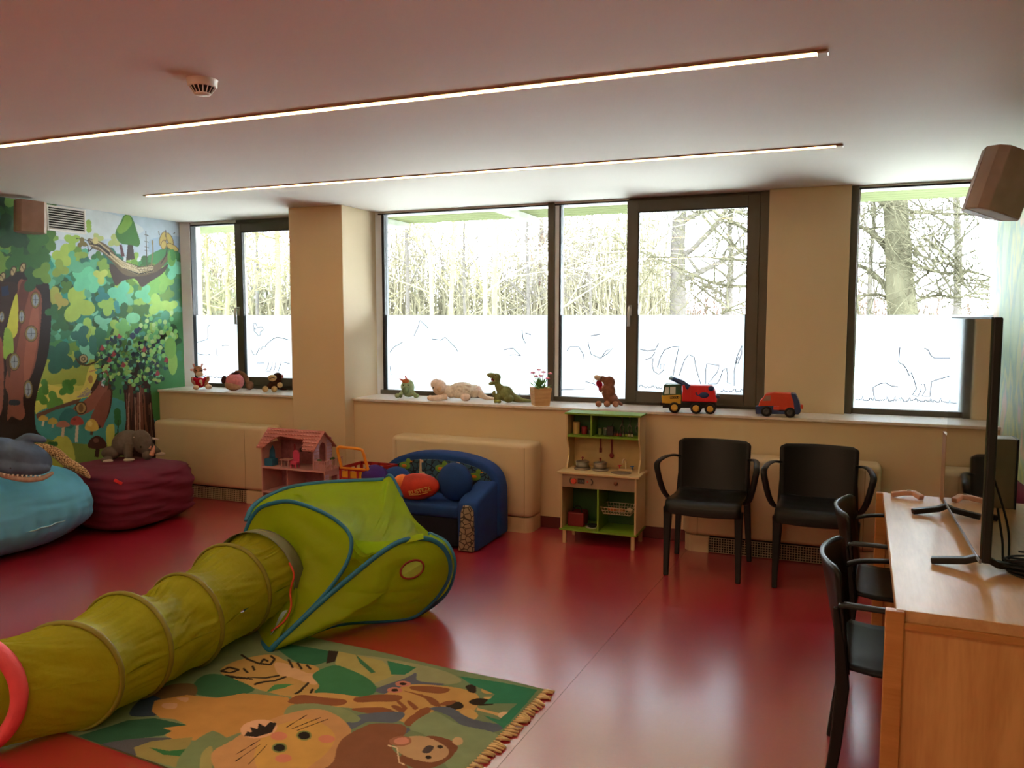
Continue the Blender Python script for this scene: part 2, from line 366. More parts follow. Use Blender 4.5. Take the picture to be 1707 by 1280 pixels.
# line drawings of animals on the frosted film (flat print, a hair proud of the film)
def drawing(win, y, lines, r=.0027):
    mb = MB()
    for ln in lines: mb.tube([V(a, b, y) for a, b in ln], r, 4)
    tag(mb.build('animal_drawing', M_ink, win), 'thin grey outline drawing on the frosted film')
YF, YS1, YS2 = FRAME_Y + .036, FRAME_Y + .007, FRAME_Y - .003
def grass(x0, x1, y0, y1, seed, amp=5):
    rn = random.Random(seed); out = []; x = x0
    while x < x1:
        t = (x - x0) / (x1 - x0); out.append((x, y0 + (y1 - y0) * t - (rn.random() ** 3) * amp + rn.random() * 1.5)); x += rn.uniform(1, 3)
    return out
drawing(w1, YF, [[(323, 575), (330, 570), (345, 566), (347, 560), (346, 545), (350, 541)], [(323, 575), (322, 582), (326, 586), (332, 590), (345, 592), (350, 590)],
                 [(361, 580), (362, 593), (365, 591)], [(370, 577), (376, 575), (382, 576)], grass(322, 396, 626, 631, 1)])
drawing(w1, YS1, [[(425, 549), (422, 543), (424, 538), (427, 540), (429, 546), (433, 545), (437, 545), (439, 549), (436, 552), (434, 553), (434, 558), (431, 560), (428, 556), (424, 552), (423, 548), (427, 548)],
                  [(418, 582), (422, 590), (426, 592), (429, 588), (432, 580), (435, 583), (438, 577), (441, 579), (446, 572), (455, 565), (462, 562), (472, 564), (483, 567)],
                  [(428, 605), (440, 605)], [(448, 604), (446, 613), (443, 618), (450, 619), (453, 612), (454, 604)], [(460, 604), (458, 614), (456, 620)], [(469, 604), (466, 612), (463, 622)], [(469, 603), (483, 606)]])
drawing(w2, YF, [[(650, 587), (657, 578), (665, 574), (671, 570)], [(690, 560), (697, 545), (700, 534), (708, 541), (714, 547)], [(720, 565), (735, 567), (742, 562), (748, 568), (760, 580), (763, 586)],
                 [(870, 550), (872, 565), (876, 572)], [(876, 555), (885, 558)], [(840, 583), (855, 580), (868, 593)], [(850, 592), (860, 591), (868, 593)], [(650, 610), (652, 625)], grass(644, 912, 655, 660, 4, 4),
                 [(945, 585), (950, 578), (965, 578), (972, 590), (974, 598)], [(980, 570), (985, 590), (1000, 597), (1012, 590), (1022, 580), (1010, 585), (1002, 597)], [(935, 650), (975, 648)], [(985, 560), (1000, 557)], [(976, 636), (990, 640), (1001, 646)]])
drawing(w2, YS2, [[(1067, 582), (1080, 585), (1092, 583), (1098, 572)], [(1076, 600), (1086, 596), (1092, 587)],
                  [(1089, 597), (1087, 608), (1090, 619), (1098, 624), (1106, 617), (1107, 607), (1101, 607), (1101, 615), (1096, 612), (1101, 595), (1108, 583), (1115, 580), (1121, 578), (1132, 577), (1129, 590), (1122, 626)],
                  [(1132, 626), (1141, 600), (1148, 591), (1157, 595), (1160, 612), (1168, 640)], [(1176, 640), (1176, 620), (1178, 606), (1199, 609), (1196, 620), (1188, 630), (1180, 640), (1195, 640), (1200, 632), (1205, 617), (1211, 613), (1213, 625), (1212, 637), (1224, 643), (1224, 618), (1228, 595), (1237, 576), (1236, 590), (1230, 606), (1227, 606), (1231, 594)],
                  grass(1066, 1105, 645, 647, 9), grass(1200, 1246, 652, 654, 3, 8)])
drawing(w3, YF, [[(1500, 579), (1499, 590), (1498, 604), (1506, 608), (1511, 615), (1516, 627), (1519, 621), (1524, 634), (1528, 648), (1521, 658), (1530, 661), (1535, 652), (1536, 640), (1541, 640), (1543, 650), (1537, 660), (1550, 661), (1552, 645), (1553, 636), (1565, 632), (1590, 625)],
                 [(1541, 580), (1548, 584), (1551, 592), (1558, 597), (1585, 597), (1625, 592)], [(1457, 660), (1455, 646), (1466, 640), (1476, 638), (1485, 643), (1497, 645)],
                 [(1620, 640)] + grass(1622, 1655, 645, 648, 6), ])
drawing(w3, YF, [grass(1427, 1655, 666, 672, 12, 8), [(1620, 660), (1628, 660), (1625, 667), (1624, 671)]], .003)

# ================================================================== OUTSIDE: canopy, park ground, bare winter trees
M_canopy = mat('pale_green_canopy_board', (64, 68, 48), spec=0, rough=1.0, var=0.05)
cv = setting('canopy_roof')
for i in range(17):
    y0 = 6.3 + i * .162
    me = MB().box((-9, y0, 2.75), (4, y0 + .145, 2.78)).build('canopy_board', M_canopy, cv)
MB().box((-9, 6.27, 2.795), (4, 9.1, 2.87)).build('roof_slab', M_canopy, cv)
for bx in (-5.05, -3.35, -1.72, .05):
    MB().box((bx, 6.3, 2.68), (bx + .08, 8.95, 2.75)).build('cross_bar', mat('pale_canopy_bar', (96, 100, 90), spec=0, rough=1.0), cv, bevel=.004)
M_lawn = mat('pale_terrace_ground', (150, 150, 142), 0.9, var=0.2, scale=1.5)
tag(MB().box((-70, 6.4, -.35), (50, 95, -.3)).build('ground', M_lawn), kind='structure')

M_bark = mat('grey_green_bark', (46, 44, 34), spec=0, rough=1.0, var=0.3, scale=10, stretch=(1, 1, .25), bump=.6, bscale=20, dist=.03)
M_bark_y = mat('mossy_yellow_bark', (66, 62, 44), spec=0, rough=1.0, var=0.2, scale=8)
M_bark_w = mat('pale_birch_bark', (90, 88, 70), spec=0, rough=1.0, var=0.15, scale=6)
M_bark_d = mat('far_grey_bark', (44, 41, 38), spec=0, rough=1.0, var=0.15, scale=6)

def grow(mb, p, d, ln, r, lvl, rn, wig=.18, up=.12, kids=3, minr=.004):
    """One limb and, recursively, its side twigs."""
    n = 5; pts = [p.copy()]; q = p.copy(); dd = d.normalized()
    for i in range(n):
        dd = (dd + Vector((rn.uniform(-wig, wig), rn.uniform(-wig, wig), rn.uniform(-wig, wig) + up * .3))).normalized()
        q = q + dd * ln / n; pts.append(q.copy())
    mb.tube(pts, [max(minr * .6, r * (1 - .75 * i / n)) for i in range(n + 1)], 5 if r > .04 else 3, cap=False)
    if lvl:
        for k in range(kids + (lvl > 1)):
            i = rn.randint(1, n); a = pts[i]; t = (pts[i] - pts[i - 1]).normalized()
            s = Vector((rn.uniform(-1, 1), rn.uniform(-1, 1), rn.uniform(-.5, .9))).normalized()
            grow(mb, a, t * .55 + s * .8, ln * rn.uniform(.45, .75), max(minr, r * (1 - .7 * i / n) * .62), lvl - 1, rn, wig, up, kids, minr)

def tree(label, px, y, wpx, bark, seed, lean=0, top=12.0, lvl=4, nb=7, kids=3, z0=1.0, minr=.006, group=None, low=.0, ln=None):
    minr = max(minr, y / FPX * .45)
    rn = random.Random(seed); b = V(px, 524, y); rad = wpx / 2 * y / FPX * .9
    t = thing('bare_tree', label, 'tree', (b.x, y, -.3), 0, group)
    o = Vector((b.x, y, -.3))
    n = 10; pts = []
    for i in range(n + 1):
        k = i / n; pts.append(Vector((lean * k * top * .1 + rn.uniform(-.04, .04) * top * .3 * k, rn.uniform(-.1, .1) * k, top * k)))
    rr = [rad * (1.15 - .85 * i / n) for i in range(n + 1)]
    MB().tube(pts, rr, 9).build('trunk', bark, t, smooth=True)
    mb = MB()
    for k in range(nb):
        f = low + .12 + (.85 - low) * k / nb + rn.uniform(-.03, .03); i = min(n - 1, int(f * n)); a = pts[i].lerp(pts[i + 1], f * n - i)
        an = rn.uniform(0, 2 * PI); d = Vector((math.cos(an), math.sin(an) * .6, rn.uniform(.25, .8)))
        grow(mb, a, d, (ln or top * .32) * rn.uniform(.7, 1.1), rr[i] * .45, lvl - 1, rn, kids=kids, minr=minr)
    mb.build('branches', bark, t)
    return t

# the big oak: trunk beyond the narrow end window, limbs reaching in front of the casement
OY = 13.0
oak = thing('bare_tree', 'thick mossy oak trunk with heavy limbs filling the end window', 'tree', V(1500, 524, OY), 0)
oak.location.z = -.3
def ob(px, py, y=OY): return V(px, py, y) - oak.location
MB().tube([V(1503, 524, OY) * 1 - oak.location - Vector((0, 0, 1.95)), ob(1505, 524), ob(1500, 480), ob(1498, 440), ob(1496, 400), ob(1494, 360), ob(1492, 320), ob(1490, 250), ob(1486, 120)],
          [.23, .21, .195, .185, .17, .165, .17, .15, .1], 14).build('trunk', M_bark, oak, smooth=True)
rn = random.Random(5); mb = MB(); tw = MB()
limbs = [([(1492, 520), (1478, 480), (1462, 462), (1445, 448), (1420, 440), (1380, 430)], 9), ([(1484, 425), (1466, 400), (1448, 385), (1425, 373), (1390, 350)], 8),
         ([(1485, 345), (1468, 338), (1450, 330)], 6), ([(1490, 505), (1470, 492), (1440, 492), (1425, 497)], 5),
         ([(1515, 435), (1545, 448), (1580, 456), (1610, 450), (1660, 465)], 5), ([(1508, 350), (1540, 355), (1580, 356), (1620, 358), (1670, 362)], 4),
         ([(1540, 395), (1570, 420), (1590, 435), (1605, 470), (1622, 490)], 4), ([(1515, 505), (1560, 492), (1600, 495), (1650, 478)], 4),
         ([(1515, 480), (1540, 460), (1565, 440), (1600, 400), (1640, 340)], 3)]
limbs += [([(1400, 470), (1330, 430), (1262, 395), (1230, 375), (1205, 360), (1180, 345), (1150, 330)], 7), ([(1400, 480), (1330, 455), (1260, 432), (1225, 412), (1195, 385), (1170, 360)], 6),
          ([(1420, 455), (1330, 437), (1250, 434), (1210, 432), (1170, 428), (1130, 430), (1095, 428), (1070, 420), (1020, 395), (985, 370), (960, 350)], 4),
          ([(1400, 485), (1320, 480), (1250, 478), (1205, 475), (1180, 468), (1150, 455), (1120, 440), (1095, 430), (1070, 412)], 5),
          ([(1260, 362), (1225, 352), (1200, 345), (1170, 355), (1130, 345)], 4), ([(1250, 500), (1215, 515), (1200, 530)], 3)]
for pts, wd in limbs:
    P = smooth_loop([ob(a, b, OY + rn.uniform(-.4, .4)) for a, b in pts], 4, False); m = len(P)
    mb.tube(P, [wd * .0055 * (1.15 - .8 * i / m) for i in range(m)], 7)
    for k in range(9):
        i = rn.randint(1, m - 1); grow(tw, P[i], Vector((rn.uniform(-1, 1), rn.uniform(-.5, .5), rn.uniform(-.6, 1))), rn.uniform(.5, 1.4), .016, 3, rn, kids=3, minr=.0052)
mb.build('limbs', M_bark, oak, smooth=True); tw.build('twigs', M_bark, oak)

tree('grey bare tree rising behind the oak limbs in the casement', 1130, 24, 30, M_bark_d, 11, top=13, lvl=5, nb=10, kids=3, low=.1)
tree('pale double stemmed tree in the middle of the widest pane', 812, 13, 9, M_bark_w, 12, lean=-.1, top=9, lvl=4, nb=8)
tree('yellowish slender tree close beside the pale double stemmed tree', 824, 13.5, 11, M_bark_y, 13, lean=.15, top=9, lvl=4, nb=8, low=.05)
tree('mossy forked tree near the edge of the widest pane', 728, 14, 10, M_bark_y, 14, lean=-.5, top=9, lvl=4, nb=8, low=.05)
tree('mossy straight tree just beside the forked one', 745, 14.5, 10, M_bark_y, 15, lean=.35, top=9, lvl=4, nb=7)
tree('thin dark tree seen in the narrow fixed pane', 985, 20, 6, M_bark_d, 16, top=7.5, lvl=4, nb=10, low=.1)
tree('slim tree at the edge of the widest pane by the mullion', 880, 21, 7, M_bark_d, 17, top=10, lvl=4, nb=9, low=.1)
tree('slim grey tree behind the forked tree', 680, 22, 9, M_bark_d, 18, top=11, lvl=4, nb=9, low=.1)
tree('bushy yellow green tree filling the small window beside the mural', 350, 15, 9, M_bark_y, 19, top=7, lvl=5, nb=12, low=.12, minr=.007)
tree('leaning mossy tree behind the bushy yellow green tree', 372, 18, 12, M_bark_y, 20, lean=.6, top=8, lvl=5, nb=12, low=.12, minr=.007)
tree('tall grey tree seen through the small casement beside the pillar', 458, 16, 14, M_bark_y, 21, lean=.4, top=9, lvl=5, nb=12, low=.1, minr=.007)
tree('slender tree behind the tall grey tree of the small casement', 430, 22, 8, M_bark_d, 22, top=10, lvl=5, nb=10, low=.12, minr=.008)
tree('spreading bare tree far behind the oak in the end window', 1600, 20, 12, M_bark_d, 23, lean=-.3, top=11, lvl=5, nb=11, low=.08)
tree('thin bare tree between oak trunk and window edge', 1450, 26, 9, M_bark_d, 24, top=9, lvl=4, nb=10, low=.1)
tree('twiggy tree between the two pairs of stems', 775, 17, 7, M_bark_d, 25, top=8, lvl=5, nb=11, low=.1)
tree('reddish thicket tree behind the flower pot', 900, 28, 12, mat('reddish_bark', (56, 38, 34), spec=0, rough=1.0), 26, top=9, lvl=5, nb=12, low=.1, minr=.009)
tree('distant grey tree low behind the casement', 1215, 36, 14, M_bark_d, 27, top=9, lvl=4, nb=12, low=.1, minr=.01)

def thicket(name, label, x0, x1, y, n, h, m, seed):
    rn = random.Random(seed); mb = MB()
    for i in range(n):
        x = rn.uniform(x0, x1); yy = y + rn.uniform(-3, 3); hh = h * rn.uniform(.6, 1.15) * (1 + .15 * math.sin(x * .7)); p = Vector((x, yy, -.3))
        pts = [p]
        for k in range(4): pts.append(pts[-1] + Vector((rn.uniform(-.25, .25), 0, hh / 4)))
        mb.tube(pts, [.03, .026, .02, .014, .006], 3, cap=False)
        for k in range(4):
            a = pts[rn.randint(1, 4)]; mb.tube([a, a + Vector((rn.uniform(-.9, .9), rn.uniform(-.4, .4), rn.uniform(.1, .8)))], [.016, .011], 3, cap=False)
    o = mb.build(name, m); tag(o, label, None, kind='stuff')
thicket('undergrowth', 'hazy reddish brown thicket at the far end of the park', -46, 26, 42, 2600, 3.4, mat('thicket_twigs', (58, 46, 40), spec=0, rough=1.0), 3)
thicket('undergrowth', 'pale tangle of twigs behind the mossy trees', -27, -5, 26, 2000, 5.0, mat('pale_twigs', (66, 62, 50), spec=0, rough=1.0), 4)

# ================================================================== FIXED FURNISHING
M_rad = mat('beige_enamel', (205, 184, 148), 0.45, var=0.03, bump=.05, bscale=120)
M_dark = mat('dark_void', (20, 18, 16), 0.9)
M_grille = mat('pale_grille_wire', (176, 160, 132), 0.5)
def radiator(label, x0, x1, seam=None, seam2=None, grille=None):
    t = thing('radiator_cover', label, 'radiator', ((x0 + x1) / 2, WALL_Y - .015, 0)); hw = (x1 - x0) / 2; cx = (x0 + x1) / 2; D = .22; R = .07
    def outline(inset=0):
        out = []
        for (sx, a0) in ((-1, PI), (1, 1.5 * PI)):
            for k in range(7):
                a = a0 + k / 6 * PI / 2; out.append((sx * (hw - R - inset) + math.cos(a) * R, -D + R + inset + math.sin(a) * R))
        return [(-hw + inset, 0)] + out + [(hw - inset, 0)]
    o = outline(); top, low = .665, .115
    MB().prism(outline(0), low, top, 'z').build('casing', M_rad, t, bevel=.035, seg=4, smooth=True)
    ins = outline(.012)
    gx = [g - cx for g in grille] if grille else None
    if not grille: MB().prism(ins, 0, low - .004, 'z').build('plinth', M_rad, t)
    else:
        MB().prism([(-hw + .012, 0)] + [p for p in ins[1:8]] + [(gx[0], -D + .012), (gx[0], 0)], 0, low - .004, 'z').build('plinth', M_rad, t)
        MB().prism([(gx[1], 0), (gx[1], -D + .012)] + ins[8:15] + [(hw - .012, 0)], 0, low - .004, 'z').build('plinth', M_rad, t)
        MB().box((gx[0], -D + .05, 0), (gx[1], -.02, low - .01)).build('vent_recess', M_dark, t)
        gm = MB(); n = int((gx[1] - gx[0]) / .0165)
        for i in range(n + 1): x = gx[0] + (gx[1] - gx[0]) * i / n; gm.box((x - .0022, -D + .012, .006), (x + .0022, -D + .017, low - .008))
        for k in range(7): z = .008 + k * .0165; gm.box((gx[0], -D + .0125, z - .0018), (gx[1], -D + .0165, z + .0018))
        tag(gm.build('grille', M_grille, t), kind='stuff')
    for sx in (seam, seam2):
        if sx is not None: MB().box((sx - cx - .0015, -D - .0006, low), (sx - cx + .0015, -D + .002, top - .03)).build('panel_joint', mat('dark_joint_strip', (110, 92, 66), .8), t)  # panel joints as thin strips of a darker beige
    return t
radiator('beige radiator cover behind the blue child sofa', -3.21, -2.02, V(875, 800, 5.44).x, V(662, 760, 5.44).x)
radiator('beige radiator cover between the mural wall and the dollhouse', -5.66, -4.40, None, V(412, 830, 5.44).x, grille=(-5.5, V(411, 830, 5.44).x))
radiator('beige radiator cover behind the two black wall chairs', -.93, .30, V(1163, 870, 5.44).x, V(1440, 850, 5.44).x, grille=(V(1181, 910, 5.44).x, .12))

# ceiling light strips
M_led = emit_mat('warm_led_strip', (255, 206, 140), 13.0)
M_led2 = emit_mat('added_rear_fill_strip', (255, 220, 176), 30.0)  # stronger glow for strips added out of view to brighten camera-facing sides
M_slot = mat('aluminium_light_channel', (150, 120, 90), 0.4, metal=.5)
def led(label, x0, x1, y, w=.035, m=None):
    t = thing('ceiling_light_strip', label, 'ceiling light', ((x0 + x1) / 2, y, CEIL)); h = (x1 - x0) / 2
    MB().box((-h, -w / 2 - .006, -.006), (h, w / 2 + .006, 0)).build('channel', M_slot, t)
    MB().box((-h + .02, -w / 2 + .004, -.0085), (h - .03, w / 2 - .004, -.006)).build('diffuser', m or M_led, t)
    MB().box((h - .03, -w / 2 - .004, -.011), (h + .006, w / 2 + .004, -.0005)).build('end_cap', mat('cap_metal', (200, 196, 190), .3, metal=.7), t, bevel=.002)
k = (CEIL - 1.6) / (.9)
ya, yb = G(1378, 85, CEIL).y, G(1404, 241, CEIL).y
led('long glowing warm light strip nearer the smoke detector', G(0, 242, CEIL).x - 1.3, G(1378, 85, CEIL).x, ya, .034)
led('shorter glowing light strip running closest to the windows', G(243, 326, CEIL).x, G(1404, 241, CEIL).x, yb, .034)
led('added unseen light strip over the middle of the room behind the camera', -5.2, 0, ya - 1.65, .034, M_led2)
led('added unseen light strip over the back of the room', -5.2, 0, ya - 3.3, .034, M_led2)
led('added unseen light strip close to the back wall', -5.2, 0, ya - 4.95, .034, M_led2)

# smoke detector
s = G(337, 133, CEIL)
sd = thing('smoke_detector', 'round white smoke detector with dark slots on the ceiling', 'smoke detector', (s.x, s.y, CEIL))
M_pl = mat('white_plastic', (226, 220, 214), .4)
MB().lathe([(.001, -.028), (.05, -.028), (.053, -.024), (.055, -.004), (.058, 0), (.001, 0)], 32).build('base', M_pl, sd, smooth=True, bevel=.002)
MB().lathe([(.001, -.05), (.03, -.05), (.044, -.028), (.001, -.028)], 32).build('sensor_chamber', M_dark, sd, smooth=True)
for i in range(16):
    a = 2 * PI * i / 16; MB().tube([(.047 * math.cos(a), .047 * math.sin(a), -.027), (.029 * math.cos(a), .029 * math.sin(a), -.052)], .0022, 4).build('rib', M_pl, sd)
MB().lathe([(.001, -.056), (.026, -.056), (.03, -.052), (.03, -.05), (.001, -.05)], 32).build('cap', M_pl, sd, smooth=True)

# wall vent in the mural wall
va = L(81, 344, ROOM_X0); vb = L(138, 388, ROOM_X0)
vt = thing('wall_vent', 'white louvred air vent high on the painted mural wall', 'air vent', (ROOM_X0, 0, 0))
y0, y1, z0, z1 = 4.60, 4.925, 2.285, 2.455
fr = MB()
for a in ((y0 - .015, y0, z0 - .015, z1 + .015), (y1, y1 + .015, z0 - .015, z1 + .015), (y0, y1, z0 - .015, z0), (y0, y1, z1, z1 + .015)): fr.box((0.001, a[0], a[2]), (.014, a[1], a[3]))
fr.build('frame', M_pl, vt, bevel=.003)
MB().box((.001, y0, z0), (.003, y1, z1)).build('duct_opening', M_dark, vt)
for i in range(9):
    z = z0 + (i + .5) * (z1 - z0) / 9
    MB().prism([(.003, z - .004), (.013, z - .009), (.013, z - .006), (.003, z + .0)], y0, y1, 'y').build('slat', M_pl, vt)

# loudspeakers
M_spk = mat('taupe_speaker_cloth', (168, 146, 132), .8, bump=.1, bscale=500); M_spk2 = mat('taupe_speaker_shell', (150, 128, 116), .6); M_spk3 = mat('dark_taupe_shell', (140, 116, 104), .6)
def speaker(label, loc, rot, dims, mount):
    t = thing('wall_speaker', label, 'speaker', loc); t.rotation_euler = rot; W, D, Hh = dims
    a, b = W / 2, D / 2
    MB().prism([(-a, b * .2), (-a, -b * .6), (-a * .75, -b), (a * .75, -b), (a, -b * .6), (a, b * .2)], -Hh / 2, Hh / 2, 'z').build('grille_front', M_spk, t, bevel=.006)
    MB().prism([(-a, b * .2), (a, b * .2), (a * .62, b), (-a * .62, b)], -Hh / 2, Hh / 2, 'z').build('cabinet', M_spk3, t, bevel=.005)
    inv = t.matrix_basis.inverted() if False else (Matrix.Translation(loc) @ t.rotation_euler.to_matrix().to_4x4()).inverted()
    br = MB().tube([inv @ Vector(m) for m in mount], .008, 8); br.ell(inv @ Vector(mount[0]), .022); br.ell(inv @ Vector(mount[-1]), .02)
    br.build('bracket', M_dark, t, smooth=True)

# ================================================================== PAINTED SURFACES (mural, rug)
class Paint:
    """Collects flat painted shapes given by photo pixels and moves them onto a real plane via `to` (pixel -> 2D)."""
    def __init__(s, to): s.to = to; s.sh = []
    def P(s, c, pts): s.sh.append((lin(c), np.array([s.to(*p) for p in pts]))); return s
    def S(s, c, pts, n=6): return s.P(c, [(p.x, p.y) for p in smooth_loop([(a, b, 0) for a, b in pts], n)])
    def E(s, c, x, y, rx, ry=None, rot=0.0):
        ry = ry or rx; cr, sr = math.cos(rot), math.sin(rot)
        return s.P(c, [(x + rx * math.cos(a) * cr - ry * math.sin(a) * sr, y + rx * math.cos(a) * sr + ry * math.sin(a) * cr) for a in [2 * PI * k / 20 for k in range(20)]])
    def C(s, c, x, y, r, n=3, rot=0.0, k=.62):
        for i in range(n):
            a = rot + 2 * PI * i / n; s.E(c, x + r * .62 * math.cos(a) * .8, y + r * .62 * math.sin(a), r * .62, r * .5, a)
        return s.E(c, x, y, r * .5, r * .55)
    def Ln(s, c, w, pts):
        for (x0, y0), (x1, y1) in zip(pts, pts[1:]):
            d = math.hypot(x1 - x0, y1 - y0) or 1; nx, ny = -(y1 - y0) / d * w / 2, (x1 - x0) / d * w / 2
            s.P(c, [(x0 + nx, y0 + ny), (x1 + nx, y1 + ny), (x1 - nx, y1 - ny), (x0 - nx, y0 - ny)])
        return s
    def colour(s, A, B, base):
        out = np.tile(np.array(lin(base)), (A.size, 1))
        for c, P in s.sh:
            a0, b0 = P.min(0); a1, b1 = P.max(0)
            idx = np.nonzero((A >= a0) & (A <= a1) & (B >= b0) & (B <= b1))[0]
            if not len(idx): continue
            x, y = A[idx], B[idx]; ins = np.zeros(len(idx), bool); m = len(P)
            for i in range(m):
                xi, yi = P[i]; xj, yj = P[i - 1]
                if yi == yj: continue
                ins ^= ((yi > y) != (yj > y)) & (x < (xj - xi) * (y - yi) / (yj - yi) + xi)
            out[idx[ins]] = c
        return out
def painted_grid(name, co, nu, nv, cols, m, parent=None):
    i, j = np.meshgrid(np.arange(nu), np.arange(nv), indexing='ij'); k = nv + 1; a = (i * k + j).ravel()
    q = np.stack([a, a + k, a + k + 1, a + 1], 1)
    me = bpy.data.meshes.new(name); me.vertices.add(len(co)); me.vertices.foreach_set('co', co.ravel().astype(np.float32))
    me.loops.add(q.size); me.loops.foreach_set('vertex_index', q.ravel().astype(np.int32))
    me.polygons.add(len(q)); me.polygons.foreach_set('loop_start', np.arange(0, q.size, 4, dtype=np.int32)); me.update(calc_edges=True)
    at = me.color_attributes.new('paint', 'FLOAT_COLOR', 'POINT')
    at.data.foreach_set('color', np.hstack([cols, np.ones((len(cols), 1))]).astype(np.float32).ravel())
    return link(name, me, m, parent, True)

# ---- the woodland mural on the side wall
mu = Paint(lambda px, py: (lambda p: (p.y, p.z))(L(px, py, ROOM_X0)))
rn = random.Random(21)
# sky washes
mu.S('b9cbdc', [(60, 335), (200, 350), (300, 372), (300, 420), (150, 430), (60, 420)]).S('cfd8de', [(80, 345), (180, 355), (240, 385), (160, 400), (90, 395)]).S('9db8d4', [(250, 400), (300, 395), (300, 430), (255, 425)])
# green masses behind
mu.S('3f8f4a', [(-40, 330), (60, 330), (80, 420), (120, 440), (200, 450), (305, 430), (305, 760), (-40, 790)])
mu.S('0f9a82', [(78, 440), (110, 425), (150, 432), (165, 470), (180, 500), (165, 540), (130, 570), (95, 560), (80, 500)])
mu.S('17876a', [(100, 505), (150, 500), (185, 520), (165, 565), (120, 575)])
mu.S('c9d03a', [(62, 630), (100, 600), (160, 590), (175, 625), (150, 660), (100, 680), (60, 690)])
mu.S('a3b82e', [(66, 610), (110, 585), (160, 600), (150, 640), (100, 640), (64, 640)])
mu.S('dfd84a', [(64, 640), (100, 645), (135, 650), (150, 610), (168, 620), (158, 650), (120, 668), (66, 672)])
mu.S('2f9a96', [(60, 690), (110, 672), (180, 660), (260, 700), (300, 740), (200, 745), (110, 745), (62, 730)])
mu.S('76943a', [(60, 735), (140, 740), (300, 745), (300, 800), (60, 800)])
mu.S('b8bf36', [(75, 755), (95, 728), (115, 730), (125, 760), (118, 790), (80, 790)]).S('c3c83c', [(178, 712), (190, 708), (192, 730), (205, 750), (190, 760), (178, 740)])
pal = ['2f6b26', '47802a', '6a9c2c', '8db93a', '2b7d52', '1f6e58', '54b488', '6fd0a4', '9ad04a', '3f9463', '245a2c']
for i in range(150):                                          # leafy fill
    x, y = rn.uniform(78, 300), rn.uniform(425, 600)
    mu.C(rn.choice(pal), x, y, rn.uniform(8, 17), rn.choice((2, 3, 3, 4)), rn.uniform(0, 6))
for i in range(70):
    mu.C(rn.choice(pal[:3] + ['1d4a26', '24582a', '33702a']), rn.uniform(-60, 78), rn.uniform(320, 470), rn.uniform(12, 24), 3, rn.uniform(0, 6))
# large readable leaf clusters
for c, x, y, r, n, a in [('a8cc3a', 130, 510, 26, 3, .2), ('aab43e', 88, 495, 15, 3, .9), ('b0a83c', 100, 503, 13, 3, 2.2), ('5ed6a0', 140, 465, 20, 4, .7), ('66dca8', 160, 470, 16, 3, 2), ('62d8ac', 200, 490, 19, 3, 1.2),
                         ('56b88a', 118, 440, 20, 3, .4), ('a8c83c', 105, 425, 17, 3, 1), ('9cc43a', 120, 402, 13, 3, 1.6), ('8fb238', 135, 425, 10, 2, 0), ('7fae34', 88, 398, 9, 3, 1.9), ('84b23a', 172, 442, 10, 4, .3),
                         ('c4dc54', 168, 460, 12, 3, 1.5), ('7fc84a', 258, 475, 18, 4, .5), ('6cd89c', 240, 490, 14, 3, 1), ('8ed04e', 275, 470, 14, 3, 2), ('aade50', 262, 508, 16, 3, .2), ('b0e052', 283, 512, 13, 3, 1.6),
                         ('46a47a', 272, 535, 15, 3, 1), ('6fdcae', 290, 450, 14, 3, 0), ('2c6e30', 205, 520, 13, 3, .8), ('5ca84c', 225, 545, 12, 3, .1), ('1f9a90', 195, 512, 9, 2, 1.3), ('0f8a86', 170, 492, 12, 3, .3),
                         ('1f6a56', 98, 596, 24, 4, .5), ('207060', 135, 560, 16, 3, 1.1), ('2a7a66', 155, 575, 13, 2, 1.5), ('4a9a36', 110, 648, 12, 3, .4), ('44922e', 118, 640, 10, 3, 1.5), ('2d7a2c', 90, 672, 0, 1, 0),
                         ('509a30', 68, 660, 14, 3, .9), ('5aa034', 90, 668, 14, 3, .2), ('468c2e', 75, 645, 11, 2, 1.4), ('94b83a', 148, 377, 9, 2, 1.5), ('b2c06a', 190, 402, 10, 3, .5), ('b8c470', 163, 398, 9, 3, 2),
                         ('1d7238', 196, 695, 12, 2, 1.5), ('187030', 196, 727, 11, 1, 0), ('2a6e2c', 88, 740, 8, 2, 0)]:
    if r: mu.C(c, x, y, r, n, a)
# round tree on the nest
mu.P('3c2a20', [(213, 408), (221, 406), (225, 432), (210, 434)]).P('5a2430', [(199, 408), (203, 407), (208, 427), (202, 428)])
mu.S('3a7a20', [(193, 385), (200, 372), (206, 360), (214, 357), (222, 366), (228, 385), (233, 402), (230, 411), (218, 408), (202, 406), (194, 396)]).S('74a424', [(195, 382), (204, 370), (208, 360), (216, 360), (220, 372), (210, 385), (200, 390)])
# nest
mu.S('4a3226', [(182, 440), (200, 446), (225, 452), (262, 450), (280, 440), (272, 455), (250, 470), (236, 478), (225, 465), (205, 468), (192, 475)])
mu.S('6f5a3a', [(146, 398), (160, 400), (180, 410), (200, 432), (225, 444), (255, 443), (272, 430), (282, 420), (279, 434), (262, 452), (235, 460), (208, 458), (190, 440), (172, 422), (152, 412)])
for i in range(46):
    t0 = rn.random() * .7; o = rn.uniform(-8, 8); path = [(148, 404), (165, 408), (185, 424), (205, 442), (230, 451), (255, 448), (275, 434)]
    seg = [(x + rn.uniform(-2, 2), y + o * (.4 + .6 * k / 6) + rn.uniform(-1.5, 1.5)) for k, (x, y) in enumerate(path)]; j = int(t0 * 6)
    mu.Ln(rn.choice(['c4ac7a', 'a8925e', '3a2a1e', '2c2018', 'd8c496', '8a744a']), rn.uniform(.8, 1.7), seg[j:j + 3])
